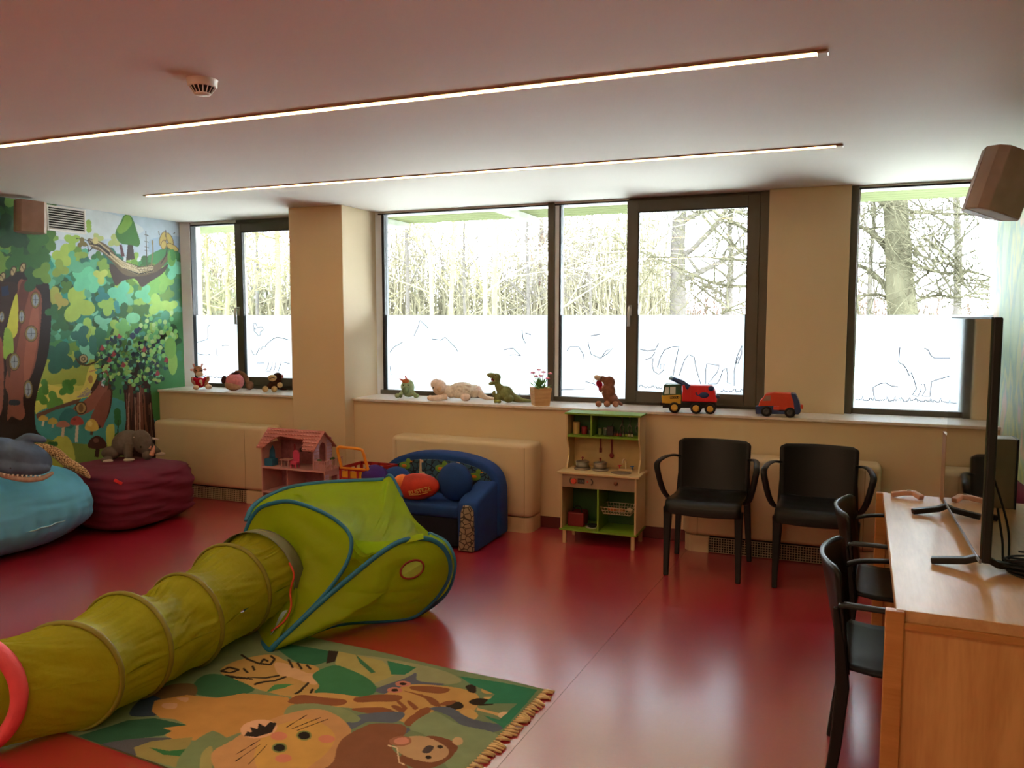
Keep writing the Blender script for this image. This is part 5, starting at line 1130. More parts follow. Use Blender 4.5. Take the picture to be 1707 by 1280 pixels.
for i, lb in enumerate(('grey toy cutlery piece hung at the back of the shelf, next to the dark box', 'middle grey toy cutlery piece hung at the back of the shelf', 'grey toy cutlery piece hung nearest the shelf end')):
    c = kobj('toy_whisk', lb, 'toy utensil', .105 + i * .055, .25, .79); c['group'] = 'hung toy cutlery'
    MB().tube([(-.004, 0, .10), (.004, -.004, .07), (-.002, 0, .04)], .0035, 6).build('handle', M_st, c)
    for s in (-1, 1): MB().tube([(-.002, 0, .045), (s * .014, -.004, .02), (s * .008, 0, -.01)], .0028, 6).build('wire_loop', M_st, c)
bg_ = kobj('toy_bag', 'dark red toy handbag in the lower kitchen compartment', 'toy bag', -.175, .13, .11)
MB().box((-.065, -.06, 0), (.055, .06, .10)).build('bag_body', M_dred, bg_, bevel=.008)
MB().tube([(-.04 + .075 * k / 10, -.03 + .02 * math.sin(k), .10 + .045 * math.sin(PI * k / 10)) for k in range(11)], .004, 6).build('bag_handle', M_dark, bg_, smooth=True)
pl = kobj('toy_plate', 'white toy plate lying under the black toy pan', 'toy plate', -.062, .08, .11)
MB().lathe([(.001, 0), (.035, 0), (.046, .006), (.044, .008), (.03, .004), (.001, .004)], 28).build('plate', mat('white_toy_plate', (210, 206, 190), .4), pl, smooth=True)
pn = kobj('toy_pan', 'black toy frying pan on the white toy plate', 'toy pot', -.062, .085, .1185)
MB().lathe([(.001, 0), (.028, 0), (.036, .014), (.034, .014), (.027, .003), (.001, .003)], 28).build('pan', M_dark, pn, smooth=True)
MB().tube([(-.03, .0, .011), (-.075, .02, .016)], .004, 6).build('handle', M_dark, pn)
wb = kobj('wire_basket', 'white wire basket tray with toy food in the kitchen compartment', 'basket', .128, .10, .235)
M_ww = mat('ivory_wire', (190, 176, 150), .5)
for z, k in ((0, .86), (.022, .93), (.045, 1)):
    MB().tube([(sx * .112 * k, sy * .085 * k, z) for sx, sy in ((-1, -1), (1, -1), (1, 1), (-1, 1))], .0022, 5, closed=True).build('wire_hoop', M_ww, wb)
for i in range(11):
    x = -.1 + i * .02; MB().tube([(x * 1.08, -.085, .045), (x * .92, -.073, 0), (x * .92, .073, 0), (x * 1.08, .085, .045)], .0016, 4).build('wire_rib', M_ww, wb)
for s in (-1, 1): MB().box((s * .134 - .003, -.02, .04), (s * .134 + .003, .1, .046)).build('shelf_rail', M_ww, wb)
tf = [('toy_carrot', 'orange toy food lying in the wire basket', (176, 96, 40), (-.05, 0, .017), (.035, .014, .012)), ('toy_bread', 'tan toy roll lying in the wire basket', (170, 128, 76), (.015, -.01, .018), (.03, .018, .014)), ('toy_egg', 'pale toy egg lying in the wire basket', (200, 186, 150), (.07, .015, .018), (.018, .014, .014))]
for nm, lb, c, o, r in tf:
    f = tag(MB().ell((0, 0, 0), r, 14, 10).build(nm, mat(nm, c, .6), smooth=True), lb, 'toy food'); f.location = (KX + .128 + o[0], KF + .10 + o[1], .235 + o[2])

# ================================================================== DOLLHOUSE
DYF = 5.02
dx0, dx1, dxu = V(436, 777, DYF).x, V(541, 784, DYF).x, V(522, 740, DYF).x
za, zb_ = V(436, 777, DYF).z, V(437, 818, DYF).z
dh = thing('dollhouse', 'pink three storey wooden dollhouse with scalloped roof and balcony', 'dollhouse', (dx0, DYF, 0))
M_pk = mat('pale_pink_board', (192, 140, 138), .6); M_pkd = mat('dusky_pink_wallpaper', (150, 92, 100), .7, var=.25, scale=30); M_pkf = mat('pink_floor_print', (170, 88, 98), .7, var=.3, scale=40); M_lil = mat('lilac_siding', (188, 156, 186), .6)
W, WU, DD = dx1 - dx0, dxu - dx0, .24; ze = .605; zr = .715
for z, nm in ((0.012, 'ground_board'), (zb_, 'lower_floor_board'), (za, 'upper_floor_board')): MB().box((-.004, -.004, z - .012), (W + .004, DD, z)).build(nm, M_pk, dh)
for z0, z1 in ((.012, zb_ - .012), (zb_, za - .012)):
    MB().box((0, 0, z0), (.008, DD, z1)).build('side_wall', M_pk, dh); MB().box((W - .008, 0, z0), (W, .06, z1)).build('side_wall', M_pk, dh); MB().box((W - .008, .17, z0), (W, DD, z1)).build('side_wall', M_pk, dh)
    MB().box((W - .0085, .06, z1 - .04), (W + .0005, .17, z1)).build('door_lintel', M_pk, dh)
    nb = int((z1 - z0) / .028)
    for k in range(nb): 
        for a, b in ((.0, .05), (.18, DD)): MB().box((W, a, z0 + k * .028 + .004), (W + .004, b, z0 + k * .028 + .024)).build('siding_board', M_lil, dh)
    MB().box((.2 * W / .5, .002, z0), (.2 * W / .5 + .007, DD - .02, z1)).build('partition', M_pk, dh)
    MB().box((.008, DD - .008, z0), (.06, DD, z1)).build('back_wall', M_pkd, dh); MB().box((.12, DD - .008, z0), (W - .17, DD, z1)).build('back_wall', M_pkd, dh); MB().box((W - .1, DD - .008, z0), (W - .008, DD, z1)).build('back_wall', M_pkd, dh)
    MB().box((.06, DD - .008, z1 - .03), (.12, DD, z1)).build('window_head', M_pkd, dh)
MB().box((0, 0, za), (.008, DD, ze)).build('side_wall', M_pk, dh)
MB().box((.008, DD - .008, za), (WU, DD, ze + .05)).build('back_wall', M_pkd, dh)
gab = MB(); gab.prism([(0, za), (.075, za), (.075, ze - .02), (.09, ze + .012), (.12, ze + .025), (.12, zr - .01), (0, ze)], WU - .008, WU, 'x'); gab.prism([(.12, ze + .025), (.15, ze + .012), (.165, ze - .02), (.165, za), (DD, za), (DD, ze), (.12, zr - .01)], WU - .008, WU, 'x')
gab.build('gable_wall', M_pk, dh)
for k in range(9):
    z = za + .01 + k * .026
    for a, b in ((0.004, .07), (.17, DD - .004)):
        if z + .022 < zr - .02:
            lim = (zr - .012 - z) / (zr - ze) * .12 if z > ze - .02 else .3
            a2, b2 = (max(a, .12 - lim), b) if a < .1 else (a, min(b, .12 + lim))
            if b2 - a2 > .01: MB().box((WU, a2, z), (WU + .004, b2, z + .02)).build('siding_board', M_lil, dh)
rf = mat('rose_roof_board', (176, 106, 100), .55); rx0, rx1 = -.022, WU + .025; fy, fz = -.03, ze - .025; sl = Vector((0, .12 - fy, zr - fz))
def rp(x, t, lift=0): return Vector((x, fy, fz)) + sl * t + Vector((0, -sl.z, sl.y)).normalized() * lift + Vector((0, 0, 0)) * x + Vector((0, 0, 0)) if False else Vector((x, fy + sl.y * t - sl.z * lift / sl.length, fz + sl.z * t + sl.y * lift / sl.length))
def edge_t(x):                                                # wavy cut-out of the front slope
    u = (x - rx0) / (rx1 - rx0)
    if u < .12 or u > .80: return 0.0
    if u < .30: return .62 * math.sin((u - .12) / .18 * PI / 2)
    if u < .70: return .62 - .10 * (u - .30) / .40
    return .52 * math.cos((u - .70) / .10 * PI / 2)
N_ = 60
rm = MB().grid(lambda u, v: rp(rx0 + (rx1 - rx0) * u, edge_t(rx0 + (rx1 - rx0) * u) * (1 - v) + v), N_, 4); rm.build('front_roof', rf, dh, solid=.008)
MB().prism([(.12, zr), (DD + .03, ze - .025), (DD + .03, ze - .033), (.12, zr - .008)], rx0, rx1, 'x').build('rear_roof', rf, dh)
tl = MB(); M_tile = mat('pink_roof_scallop', (192, 122, 114), .5)
for r in range(6):
    t = .02 + r * .165
    for i in range(19):
        x = rx0 + .012 + (i + (r % 2) * .5) * (rx1 - rx0) / 19.2
        if t + .02 < edge_t(x) or x > rx1 - .01: continue
        c = rp(x, min(.95, t + .05), .005); tl.ell(c, (.0125, .011, .006), 8, 5)
tag(tl.build('roof_scallops', M_tile, dh, smooth=True), kind='stuff')
for x0_, x1_, y0_, y1_ in ((WU + .004, W, -.002, .004), (W - .004, W + .002, 0, DD)):
    n = 8 if x1_ - x0_ > .02 else 12; z0, z1 = za, za + .07
    MB().box((x0_, y0_, z1), (x1_, y1_, z1 + .006)).build('balcony_rail', M_pk, dh)
    for k in range(n + 1):
        x, y = (x0_ + (x1_ - x0_ - .005) * k / n, y0_) if n == 8 else (x0_, y0_ + (y1_ - y0_ - .006) * k / n)
        MB().box((x, y, z0), (x + .005, y + .005, z1)).build('baluster', M_pk, dh)
MB().ell((WU + .03, .03, za + .075), (.022, .015, .010), 10, 6).build('balcony_plant', mat('dark_toy_foliage', (50, 84, 40), .8), dh)
MB().ell((W - .01, .12, za + .078), (.016, .03, .010), 10, 6).build('balcony_plant', _M['dark_toy_foliage'], dh)
for x, z in ((.19, .52), (.24, .53), (.27, .52)): MB().box((x, DD - .011, z), (x + .028, DD - .008, z + .03)).build('wall_picture', M_kdk, dh)
MB().box((.135, DD - .012, za), (.15, DD - .008, za + .15)).build('printed_curtain', mat('raspberry', (150, 50, 66), .7), dh)
def dobj(name, label, cat, x, y, z): return thing(name, label, cat, (dx0 + x, DYF + y, z))
M_tb = mat('toy_teal', (34, 96, 130), .5); M_tp = mat('toy_pink', (200, 70, 110), .5)
b = dobj('toy_chair', 'tiny teal blue armchair in the dollhouse', 'dolls furniture', .045, .06, za); MB().box((-.027, -.03, 0), (.027, .03, .04)).build('seat', M_tb, b, bevel=.003); MB().prism([(-.027, .04), (.01, .04), (.008, .085), (-.005, .11), (-.022, .08)], .02, .03, 'y').build('back', M_tb, b, bevel=.002)
b = dobj('toy_table', 'tiny pale pink table in the dollhouse', 'dolls furniture', .185, .07, za); MB().box((-.032, -.025, .036), (.032, .025, .042)).build('top', M_pk, b)
for x in (-.026, .02):
    for y in (-.02, .014): MB().box((x, y, 0), (x + .006, y + .006, .036)).build('leg', M_pk, b)
for lb, x, y in (('tiny pink chair beside the tiny table in the dollhouse', .245, .09), ('tiny pink chair in front of the other pink chair in the dollhouse', .285, .04)):
    b = dobj('toy_chair', lb, 'dolls furniture', x, y, za); MB().box((-.02, -.02, .02), (.02, .02, .034)).build('seat', M_tp, b, bevel=.003); MB().prism([(-.02, .03), (.02, .03), (.022, .075), (.01, .09), (-.01, .09), (-.022, .075)], .014, .022, 'y').build('back', M_tp, b, bevel=.002)
    for q in (-1, 1):
        for r in (-1, 1): MB().box((q * .016 - .003, r * .016 - .003, 0), (q * .016 + .003, r * .016 + .003, .02)).build('leg', M_tp, b)

for o_ in list(COL.objects):
    if o_.get('category') == 'dolls furniture': o_.scale = (1.4, 1.2, 1.4)
# ================================================================== TOY SHOPPING CART
CY_ = 4.90; cx0, cx1 = V(566, 790, CY_).x, V(612, 790, CY_).x; ct = V(590, 780, CY_).z
sc = thing('toy_shopping_cart', 'red toy shopping cart with an orange yellow handle', 'toy cart', (cx0, CY_, 0))
M_cr = mat('red_cart_plastic', (170, 28, 24), .45); M_co = mat('orange_handle_plastic', (222, 140, 34), .4); M_cy = mat('yellow_cart_inner', (220, 160, 40), .5)
cw, cd, zt_, zb2 = (cx1 - cx0), .26, ct, ct - .15
def lattice(p0, p1, n, name):                                 # a basket side with square openings
    d = (Vector(p1) - Vector(p0)); L_ = d.length; u = d.normalized(); nrm = u.cross(Vector((0, 0, 1))) * .004; mb = MB()
    def slab(a, b, z0, z1):
        A1, B1 = Vector(p0) + u * a, Vector(p0) + u * b
        vs = [A1 + nrm, B1 + nrm, B1 - nrm, A1 - nrm]; vs = [Vector((v.x, v.y, z0)) for v in vs] + [Vector((v.x, v.y, z1)) for v in vs]
        mb.add(vs, [(0, 3, 2, 1), (4, 5, 6, 7), (0, 1, 5, 4), (1, 2, 6, 5), (2, 3, 7, 6), (3, 0, 4, 7)])
    slab(0, L_, zt_ - .022, zt_); slab(0, L_, zb2, zb2 + .02); slab(0, L_, zb2 + .065, zb2 + .075)
    for k in range(n + 1): a = (L_ - .014) * k / n; slab(a, a + .014, zb2, zt_)
    mb.build(name, M_cr, sc)
lattice((0, 0, 0), (cw, 0, 0), 3, 'basket_side'); lattice((cw, 0, 0), (cw + .10, cd, 0), 4, 'basket_side'); lattice((0, 0, 0), (.02, cd, 0), 4, 'basket_side'); lattice((.02, cd, 0), (cw + .10, cd, 0), 4, 'basket_side')
MB().prism([(.01, .01), (cw - .01, .01), (cw + .08, cd - .01), (.03, cd - .01)], zb2, zb2 + .006, 'z').build('basket_floor', M_cr, sc)
MB().prism([(.012, .014), (cw - .014, .014), (cw - .01, .02), (.014, .02)], zb2 + .02, zt_ - .03, 'z').build('yellow_flap', M_cy, sc)
hz = V(585, 746, CY_).z
MB().tube(smooth_loop([(.02, 0, zt_ - .01), (.008, -.01, zt_ + .06), (.0, -.02, hz - .02), (.012, -.02, hz), (.05, -.02, hz + .002), (cw - .05, -.02, hz - .003), (cw - .02, -.02, hz - .02), (cw - .005, -.01, zt_ + .06), (cw + .01, 0, zt_ - .01)], 5, False), .011, 8).build('push_handle', M_co, sc, smooth=True)
MB().box((.01, -.012, zt_ - .01), (cw, -.002, zt_ + .004)).build('handle_mount', M_co, sc, bevel=.002)
for x, y in ((.02, .03), (cw - .02, .03), (.04, cd - .03), (cw + .06, cd - .03)):
    MB().tube([(x, y, .045), (x + (.5 * cw - x) * .3, y, zb2)], .008, 6).build('frame_leg', M_cr, sc)
    w_ = MB().lathe([(.001, -.01), (.03, -.01), (.034, -.006), (.034, .006), (.03, .01), (.001, .01)], 20).build('wheel', M_cy, sc, smooth=True); w_.location = (x, y, .035); w_.rotation_euler = (PI / 2, 0, 0)

# ================================================================== PLUSH TOYS AND TOYS ON THE SILL
class Toy:
    """Shapes drawn in the plane facing the viewer, in pixels of the photo round the toy's foot point, then turned to metres."""
    def __init__(s, name, label, cat, px, py, z=SILL, turn=None, group=None, at=None):
        p = at or G(px, py, z); s.x0, s.y0 = px, py; s.k = (p - EYE).dot(_F) / FPX
        s.t = thing(name, label, cat, (p.x, p.y, z), math.atan2(-p.x, p.y) if turn is None else turn, group); s.m = None
    def q(s, x, y, d=0): return Vector(((x - s.x0) * s.k, d * s.k, (s.y0 - y) * s.k))
    def new(s): s.m = MB(); return s
    def e(s, x, y, rx, ry, rd=None, d=0, rot=0): 
        s.m.ell(s.q(x, y, d), (rx * s.k, (rd or min(rx, ry)) * s.k, ry * s.k), 18, 12, Matrix.Rotation(math.radians(rot), 3, 'Y')); return s
    def tube(s, pts, r, n=10): s.m.tube(smooth_loop([s.q(*p) for p in pts], 5, False) if len(pts) > 2 else [s.q(*p) for p in pts], [r * s.k] if False else _taper(r, s.k, (len(pts) - 1) * 5 + 1 if len(pts) > 2 else 2), n); return s
    low = .001
    def floor0(s): s.m.v = [(v[0], v[1], max(v[2], s.low)) for v in s.m.v]; return s
    def put(s, name, m, fuse=True, vox=1.0): s.floor0(); return s.m.build(name, m, s.t, smooth=True, remesh=(vox * s.k) if fuse else 0)
def _taper(r, k, n):
    if not hasattr(r, '__len__'): return [r * k] * n
    m = len(r) - 1; return [(r[min(int(i / (n - 1) * m), m - 1)] * (1 - (i / (n - 1) * m - min(int(i / (n - 1) * m), m - 1))) + r[min(int(i / (n - 1) * m), m - 1) + 1] * (i / (n - 1) * m - min(int(i / (n - 1) * m), m - 1))) * k for i in range(n)]
def plush(name, c, var=.15, sc=40, bump=.35): return mat(name, c, .95, var=var, scale=sc, bump=bump, bscale=500, dist=.004, spec=.2)
M_eye = mat('toy_eye', (14, 12, 12), .15, var=0)
M_cream = plush('cream_plush', (222, 190, 160)); M_tan = plush('giraffe_plush', (176, 120, 92), .5, 60); M_redp = plush('red_shirt_cloth', (176, 18, 40))
# giraffe
g_ = Toy('plush_giraffe', 'small plush giraffe in a red shirt on the sill', 'plush toy', 335, 649)
g_.new().e(331.5, 617, 7.5, 7.5, 7).e(324, 634, 4.2, 7, 4, 0, -15).e(345, 633, 4, 6.5, 4, -1, 25).e(329, 641, 4.5, 5, 5, 0).e(343, 641, 5, 4.5, 5).put('body', M_tan)
g_.new().e(334, 637.5, 8.2, 8.8, 8, -.5).e(325.5, 632, 3.6, 4, 4.4, -.5).e(343, 632, 3.6, 4, 4.4, -.5).put('shirt', M_redp)
g_.new().e(333.5, 623.5, 6.2, 4.6, 6, -5).put('muzzle', M_cream); g_.new().e(327.5, 645, 5, 4, 5, -7).put('foot', M_cream); g_.new().e(347, 644.5, 5.5, 4.4, 5, -7).put('foot', M_cream)
for a, b in (((326.5, 612), (324.8, 607.5)), ((336, 612), (338, 607.5))): g_.new().tube([(*a,), (*b,)], 1.5).e(*b, 1.8, 1.8).put('horn', plush('pink_horn', (206, 150, 140)), False)
for x in (322, 342): g_.new().e(x, 616, 3, 2, 1.3).put('ear', _M['pink_horn'], False)
g_.new().e(328.5, 617, 1, 1.2, 1, -6.6).put('eye', M_eye, False); g_.new().e(336.5, 617, 1, 1.2, 1, -6.3).put('eye', M_eye, False)
g_.new().e(335, 635, 2.6, 3, .8, -8.4).e(336.5, 639, 1.2, 3, .8, -8.4).put('shirt_motif', M_cream, False)
# plain pink ball
b_ = Toy('plush_ball', 'round pink plush ball with a brown cap and brown side pads', 'plush toy', 393, 651)
M_bp = plush('pink_ball_plush', (206, 126, 128)); M_br = plush('brown_pad_plush', (120, 86, 62)); M_tn2 = plush('tan_belly_plush', (178, 136, 110)); M_dbr = plush('dark_brown_plush', (66, 40, 40))
b_.new().e(392, 636, 15, 14.5, 14).put('ball', M_bp); b_.new().e(390, 641, 14.4, 10, 13.6, -.5).put('belly', M_tn2); b_.new().tube([(392, 620.5, 1), (402, 622, 1), (410, 630, 1), (412, 638, 1)], (3, 4, 4.4, 3.6)).put('cap_band', M_br)
b_.new().e(415.5, 643, 6.8, 7.8, 6, 1).put('side_pad', M_br); b_.new().e(375, 632.5, 4.4, 7, 5, 2, 12).put('side_pad', M_dbr)
b_.new().e(393, 622.5, 8, 2.6, 8, 0, -8).put('top_patch', M_dbr)
# monkey
k_ = Toy('plush_monkey', 'brown plush monkey leaning on the sill next to the pillar', 'plush toy', 457, 653)
k_.new().e(463, 628, 7.5, 7, 7, 2).e(458, 641, 9.5, 10, 8, 1, 20).tube([(452, 640, -3), (447, 644, -4), (444, 647, -5)], 3).tube([(464, 646, 0), (470, 649, 1), (480, 649.5, 1)], (3, 2, 1.4)).e(465, 636, 5, 8, 5, 0).put('body', plush('dark_monkey_plush', (64, 38, 28)))
k_.new().e(454.5, 629.5, 7.2, 5.6, 6, -4).put('muzzle', plush('sand_plush', (200, 166, 116))); [k_.new().e(x, y, r, r, r, -6).put('paw', _M['sand_plush']) for x, y, r in ((443, 647.5, 5.2), (457.5, 648, 5.2), (466.5, 641.5, 4.6))]
k_.new().e(470, 627.5, 2.4, 3.2, 2, 0).put('ear', plush('rosy_ear', (150, 84, 74)), False); k_.new().tube([(450, 630, -9.5), (455, 628.6, -10.2), (459, 629.5, -9)], .5).put('mouth_seam', M_dbr, False)
k_.new().e(459, 624, 1, 1.1, 1, -4.6).put('eye', M_eye, False)
# green dragon
d_ = Toy('plush_dragon', 'pale green plush dragon with an orange crest on the sill', 'plush toy', 678, 663)
M_dg = plush('sage_plush', (156, 176, 138)); M_dgd = plush('deep_sage_plush', (104, 124, 88))
d_.new().e(680, 645, 11, 13, 11, 1).e(676.5, 644, 8.5, 8, 8, -3).tube([(672, 652, -4), (668, 656, -6), (666, 658, -7)], 3.2).tube([(686, 652, -3), (690, 656, -5), (692, 659, -6)], 3.4).e(682, 657, 9, 5, 9, 1).put('body', M_dg)
d_.new().e(676.3, 650, 5.6, 6.4, 5, -9).put('snout', M_dgd); [d_.new().e(x, y, 4.6, 4.2, 4.6, -8).put('foot', M_dg) for x, y in ((663, 658.5), (693.5, 659))]; d_.new().e(668, 659, 3.2, 3, 3, -10).put('foot', M_dgd)
M_or = plush('orange_crest_plush', (190, 110, 66)); d_.new().e(676.5, 635, 6.4, 4, 5, -5).put('crest', M_or)
for a, b in (((672, 634, -4), (666, 630.5, -4)), ((678, 632, -4), (675.5, 626, -4))): d_.new().tube([a, b], (2, .8)).put('horn', plush('rose_horn', (200, 100, 90)), False)
for x in (672.6, 680.4): d_.new().e(x, 641, 1, 1.1, 1, -10.6).put('eye', M_eye, False)
# sheep
s_ = Toy('plush_lamb', 'cream curly plush lamb lying stretched out on the sill', 'plush toy', 768, 667)
M_sh = plush('ivory_wool', (236, 226, 212), .12, 60, .8); M_sh2 = plush('pinkish_lamb_plush', (232, 212, 198)); rn = random.Random(3)
s_.new().e(768, 651, 20, 13, 13).e(790, 652, 12, 11, 10, 2)
for i in range(190):
    u, v = rn.uniform(-1, 1), rn.uniform(0, PI); s_.e(770 + 21 * u, 651 - 12.6 * math.sqrt(1 - u * u) * math.sin(v), 2.3, 2.3, 2.3, -12.5 * math.sqrt(1 - u * u) * math.cos(v) * (1 if rn.random() < .8 else -1))
s_.e(752, 656, 8, 7, 8, 0).e(747, 651, 10, 9.5, 9, -1).put('wool_coat', M_sh, vox=.9)
s_.new().e(733, 645, 12, 13, 11, -3).e(727, 640, 9, 9, 9, -3).put('head', M_sh2); s_.new().e(733, 647, 3.6, 5, 2, -13.5, 35).put('ear', M_cream, False); s_.new().tube([(728, 633, 0), (727, 629, 0), (724, 628, 0)], .9).put('forelock', M_sh2, False)
s_.new().tube([(745, 660, -4), (732, 662, -7), (719, 663, -8)], (6, 5, 5)).e(718, 662, 5.4, 4.6, 5, -8).put('front_leg', M_sh2); s_.new().e(776, 661, 8.5, 6.4, 6, -10).put('hind_foot', M_sh2)
s_.new().tube([(793, 648, 2), (800, 656, 0), (811, 663, -2), (826, 665, -2)], (9, 6.5, 3.8, 2.4)).put('hind_leg', M_sh2)
s_.new().e(723, 645, 1.1, 1.2, 1, -11).put('eye', M_eye, False)
# green dinosaur
t_ = Toy('plush_dinosaur', 'green plush dinosaur with an open mouth next to the flower pot', 'plush toy', 838, 671)
M_gd = plush('olive_dino_plush', (124, 130, 84), .2, 30); M_mth = plush('dark_red_mouth', (110, 40, 40))
t_.new().e(827.5, 629, 7.5, 7, 6.5).e(820, 625.5, 8.5, 4.4, 5.4, -1, 8).e(821, 638.5, 7, 3, 4.6, -1, -12).tube([(829, 630, 0), (829, 640, 0), (834, 648, 0)], (5, 5, 8)).e(842, 656, 14, 13, 11, 1).tube([(850, 660, 2), (862, 665, 2), (872, 667.5, 0), (886, 668, -2)], (9, 6, 4, 2.2)).e(829, 663, 6, 7.4, 5.5, -6).e(848, 664, 8, 6.5, 6, -7).e(823.5, 654, 3, 4.6, 3, -6, 20).put('body', M_gd)
t_.new().e(823, 632, 4.6, 4.4, 3.4, -1).put('mouth', M_mth); t_.new().e(832, 668, 4, 3.2, 4, -11).e(826, 668, 3, 3, 4, -10).put('foot', plush('light_olive_plush', (136, 140, 74)))
t_.new().e(826, 625.5, 1, 1.1, 1, -5).put('eye', M_eye, False)
tg_ = t_.new()
for i in range(6): tg_.m.lathe([(.9 * t_.k, 0), (.1 * t_.k, 2.2 * t_.k)], 6, tuple(t_.q(816 + i * 1.8, 633.2 + (2.2 if i % 2 else -2.6), -4)))
tg_.put('teeth', M_cream, False); t_.t.children[-1]['kind'] = 'stuff'
# flower pot
f_ = Toy('flower_pot', 'square tapering wooden pot with pink flowers on the sill', 'potted plant', 901, 675, turn=.62)
M_pot = wood('light_wood_pot', (176, 134, 88), (206, 166, 116), .6, (1, 1, 6), 8); kk = f_.k; r0, r1, h = 12.4 * kk, 15.2 * kk, 29 * kk
po = MB(); sq4 = lambda r, z: [(-r, -r, z), (r, -r, z), (r, r, z), (-r, r, z)]
po.add(sq4(r0, 0) + sq4(r1, h) + sq4(r1 * .9, h) + sq4(r1 * .86, h * .8), [(3, 2, 1, 0), (0, 1, 5, 4), (1, 2, 6, 5), (2, 3, 7, 6), (3, 0, 4, 7), (4, 5, 9, 8), (5, 6, 10, 9), (6, 7, 11, 10), (7, 4, 8, 11), (8, 9, 13, 12), (9, 10, 14, 13), (10, 11, 15, 14), (11, 8, 12, 15), (12, 13, 14, 15)])
po.build('pot', M_pot, f_.t)
M_lf, M_fl, M_fy = mat('fresh_leaf', (96, 150, 62), .55, trans=.3), mat('pink_petals', (214, 116, 140), .6), mat('flower_heart', (236, 196, 170), .6)
rn = random.Random(6); ss = Matrix.Rotation(-f_.t.rotation_euler.z + math.atan2(-f_.t.location.x, f_.t.location.y), 3, 'Z')
for i in range(26):
    a = rn.uniform(0, 2 * PI); el = rn.uniform(.3, 1.4); ln = rn.uniform(14, 27) * kk; d = Vector((math.cos(a) * math.cos(el), math.sin(a) * math.cos(el), math.sin(el)))
    b0 = Vector((rn.uniform(-3, 3) * kk, rn.uniform(-3, 3) * kk, h * .8)); e0 = b0 + d * ln; sd = d.cross(Vector((0, 0, 1))).normalized() * 2.6 * kk; md = b0.lerp(e0, .72)
    MB().tube([b0, md], .5 * kk, 4).add([md - d * 4.5 * kk, md + sd, e0 + d * 2 * kk, md - sd], [(0, 1, 2, 3)]).build('leaf', M_lf, f_.t)
for x, y in ((888, 621), (898, 616.5), (906, 620), (893, 627), (917, 622.5), (913, 630), (901, 626)):
    c = ss @ Vector(((x - 901) * kk, rn.uniform(-5, 5) * kk, (675 - y) * kk)); fo = MB().tube([Vector((0, 0, h * .8)), c * .6 + Vector((0, 0, h * .35)), c], .45 * kk, 4).build('stem', M_lf, f_.t)
    fm = MB(); [fm.ell(c + Vector((2.1 * kk * math.cos(b), 2.1 * kk * math.sin(b), 0)), (2 * kk, 2 * kk, 1.3 * kk), 8, 5) for b in [k * 2 * PI / 7 for k in range(7)]]; fm.build('flower_head', M_fl, f_.t, smooth=True)
    MB().ell(c + Vector((0, 0, 1.1 * kk)), 1.3 * kk, 8, 6).build('flower_heart', M_fy, f_.t, smooth=True)
# brown roaring dinosaur
r_ = Toy('plush_dinosaur', 'brown plush dinosaur with wide open red mouth on the sill', 'plush toy', 1013, 678)
M_bd = plush('reddish_brown_plush', (132, 86, 66), .25, 40, .7)
r_.new().e(1015, 637, 10, 10, 9.5).e(1005, 632, 8, 5.2, 6, -1, 10).e(1014, 652, 11.5, 15, 11).e(1018, 664, 12, 10, 10, 1).e(1003, 648, 3.4, 6, 4, -2, 30).tube([(1026, 668, 3), (1034, 673, 3), (1038, 675, 2)], (5, 3, 1.6)).put('body', M_bd)
r_.new().e(996, 629.5, 6.5, 4.6, 5.4, -1.5, 20).put('upper_jaw', plush('cream_muzzle_plush', (206, 184, 160))); r_.new().e(999, 640, 5.4, 7, 4.4, -1.6, -20).e(1001, 648, 3.6, 5, 3.6, -1.8, 0).put('mouth', plush('crimson_mouth', (150, 20, 44)))
r_.new().e(1005.5, 651.5, 3, 4, 3.4, -3, 30).put('lower_jaw', _M['cream_muzzle_plush'])
for x, y in ((989.5, 634.5), (993, 636.5), (1003, 636), (1004, 646)):
    r_.new(); r_.m.lathe([(1.1 * r_.k, 2 * r_.k), (.1 * r_.k, -2 * r_.k)], 6, tuple(r_.q(x, y, -4.5))); r_.put('tooth', M_cream, False)
[r_.new().e(x, 672.5, 5.6, 5.2, 6, -7).put('foot', plush('lighter_brown_plush', (156, 108, 84))) for x in (998, 1012, 1026)]
r_.new().e(1002, 629, 1.1, 1.2, 1, -6.2).put('eye', M_eye, False)

# rhino on the maroon bag, shark and patterned tail on the turquoise bag
h_ = Toy('plush_rhino', 'grey plush rhino with a pink horn lying on the maroon beanbag', 'plush toy', 225, 766, z=.452)
M_rh = plush('grey_rhino_plush', (104, 94, 88), .15, 20)
h_.new().e(214, 738, 24, 21, 20, 8, -24).e(190, 753, 15, 11, 14, 8).e(237, 736, 15.5, 21, 14, -6, -14).e(244, 758, 8.5, 8, 9, -12).tube([(216, 738, -8), (215, 750, -12), (216, 760, -13)], (8, 7, 6.5)).tube([(248, 745, 6), (256, 752, 2), (262, 757, -2)], (7, 6, 5)).e(183, 762, 9, 4.5, 6, -4).put('body', M_rh)
h_.new().tube([(250, 757, -18), (253, 749, -20), (255, 742, -21)], (4.4, 3, .8)).put('horn', plush('pink_horn_plush', (208, 150, 128)), False); h_.new().tube([(248, 747, -17), (250, 742, -18)], (2.4, .6)).put('small_horn', _M['pink_horn_plush'], False)
for a, b in (((236, 729, -12), (224, 726.5, -13)), ((252, 732, -4), (263, 734, -4))): h_.new().tube([a, b], (2.6, .9)).put('ear', plush('pale_ear_plush', (190, 176, 164)), False)
[h_.new().e(x, y, rx, 3.2, 5, d).put('toes', _M['pale_ear_plush']) for x, y, rx, d in ((216, 763, 9, -16), (264, 759, 8, -4), (185, 764, 8, -8))]
h_.new().e(234.5, 742.5, 1.3, 1.3, 1, -19).put('eye', M_eye, False)
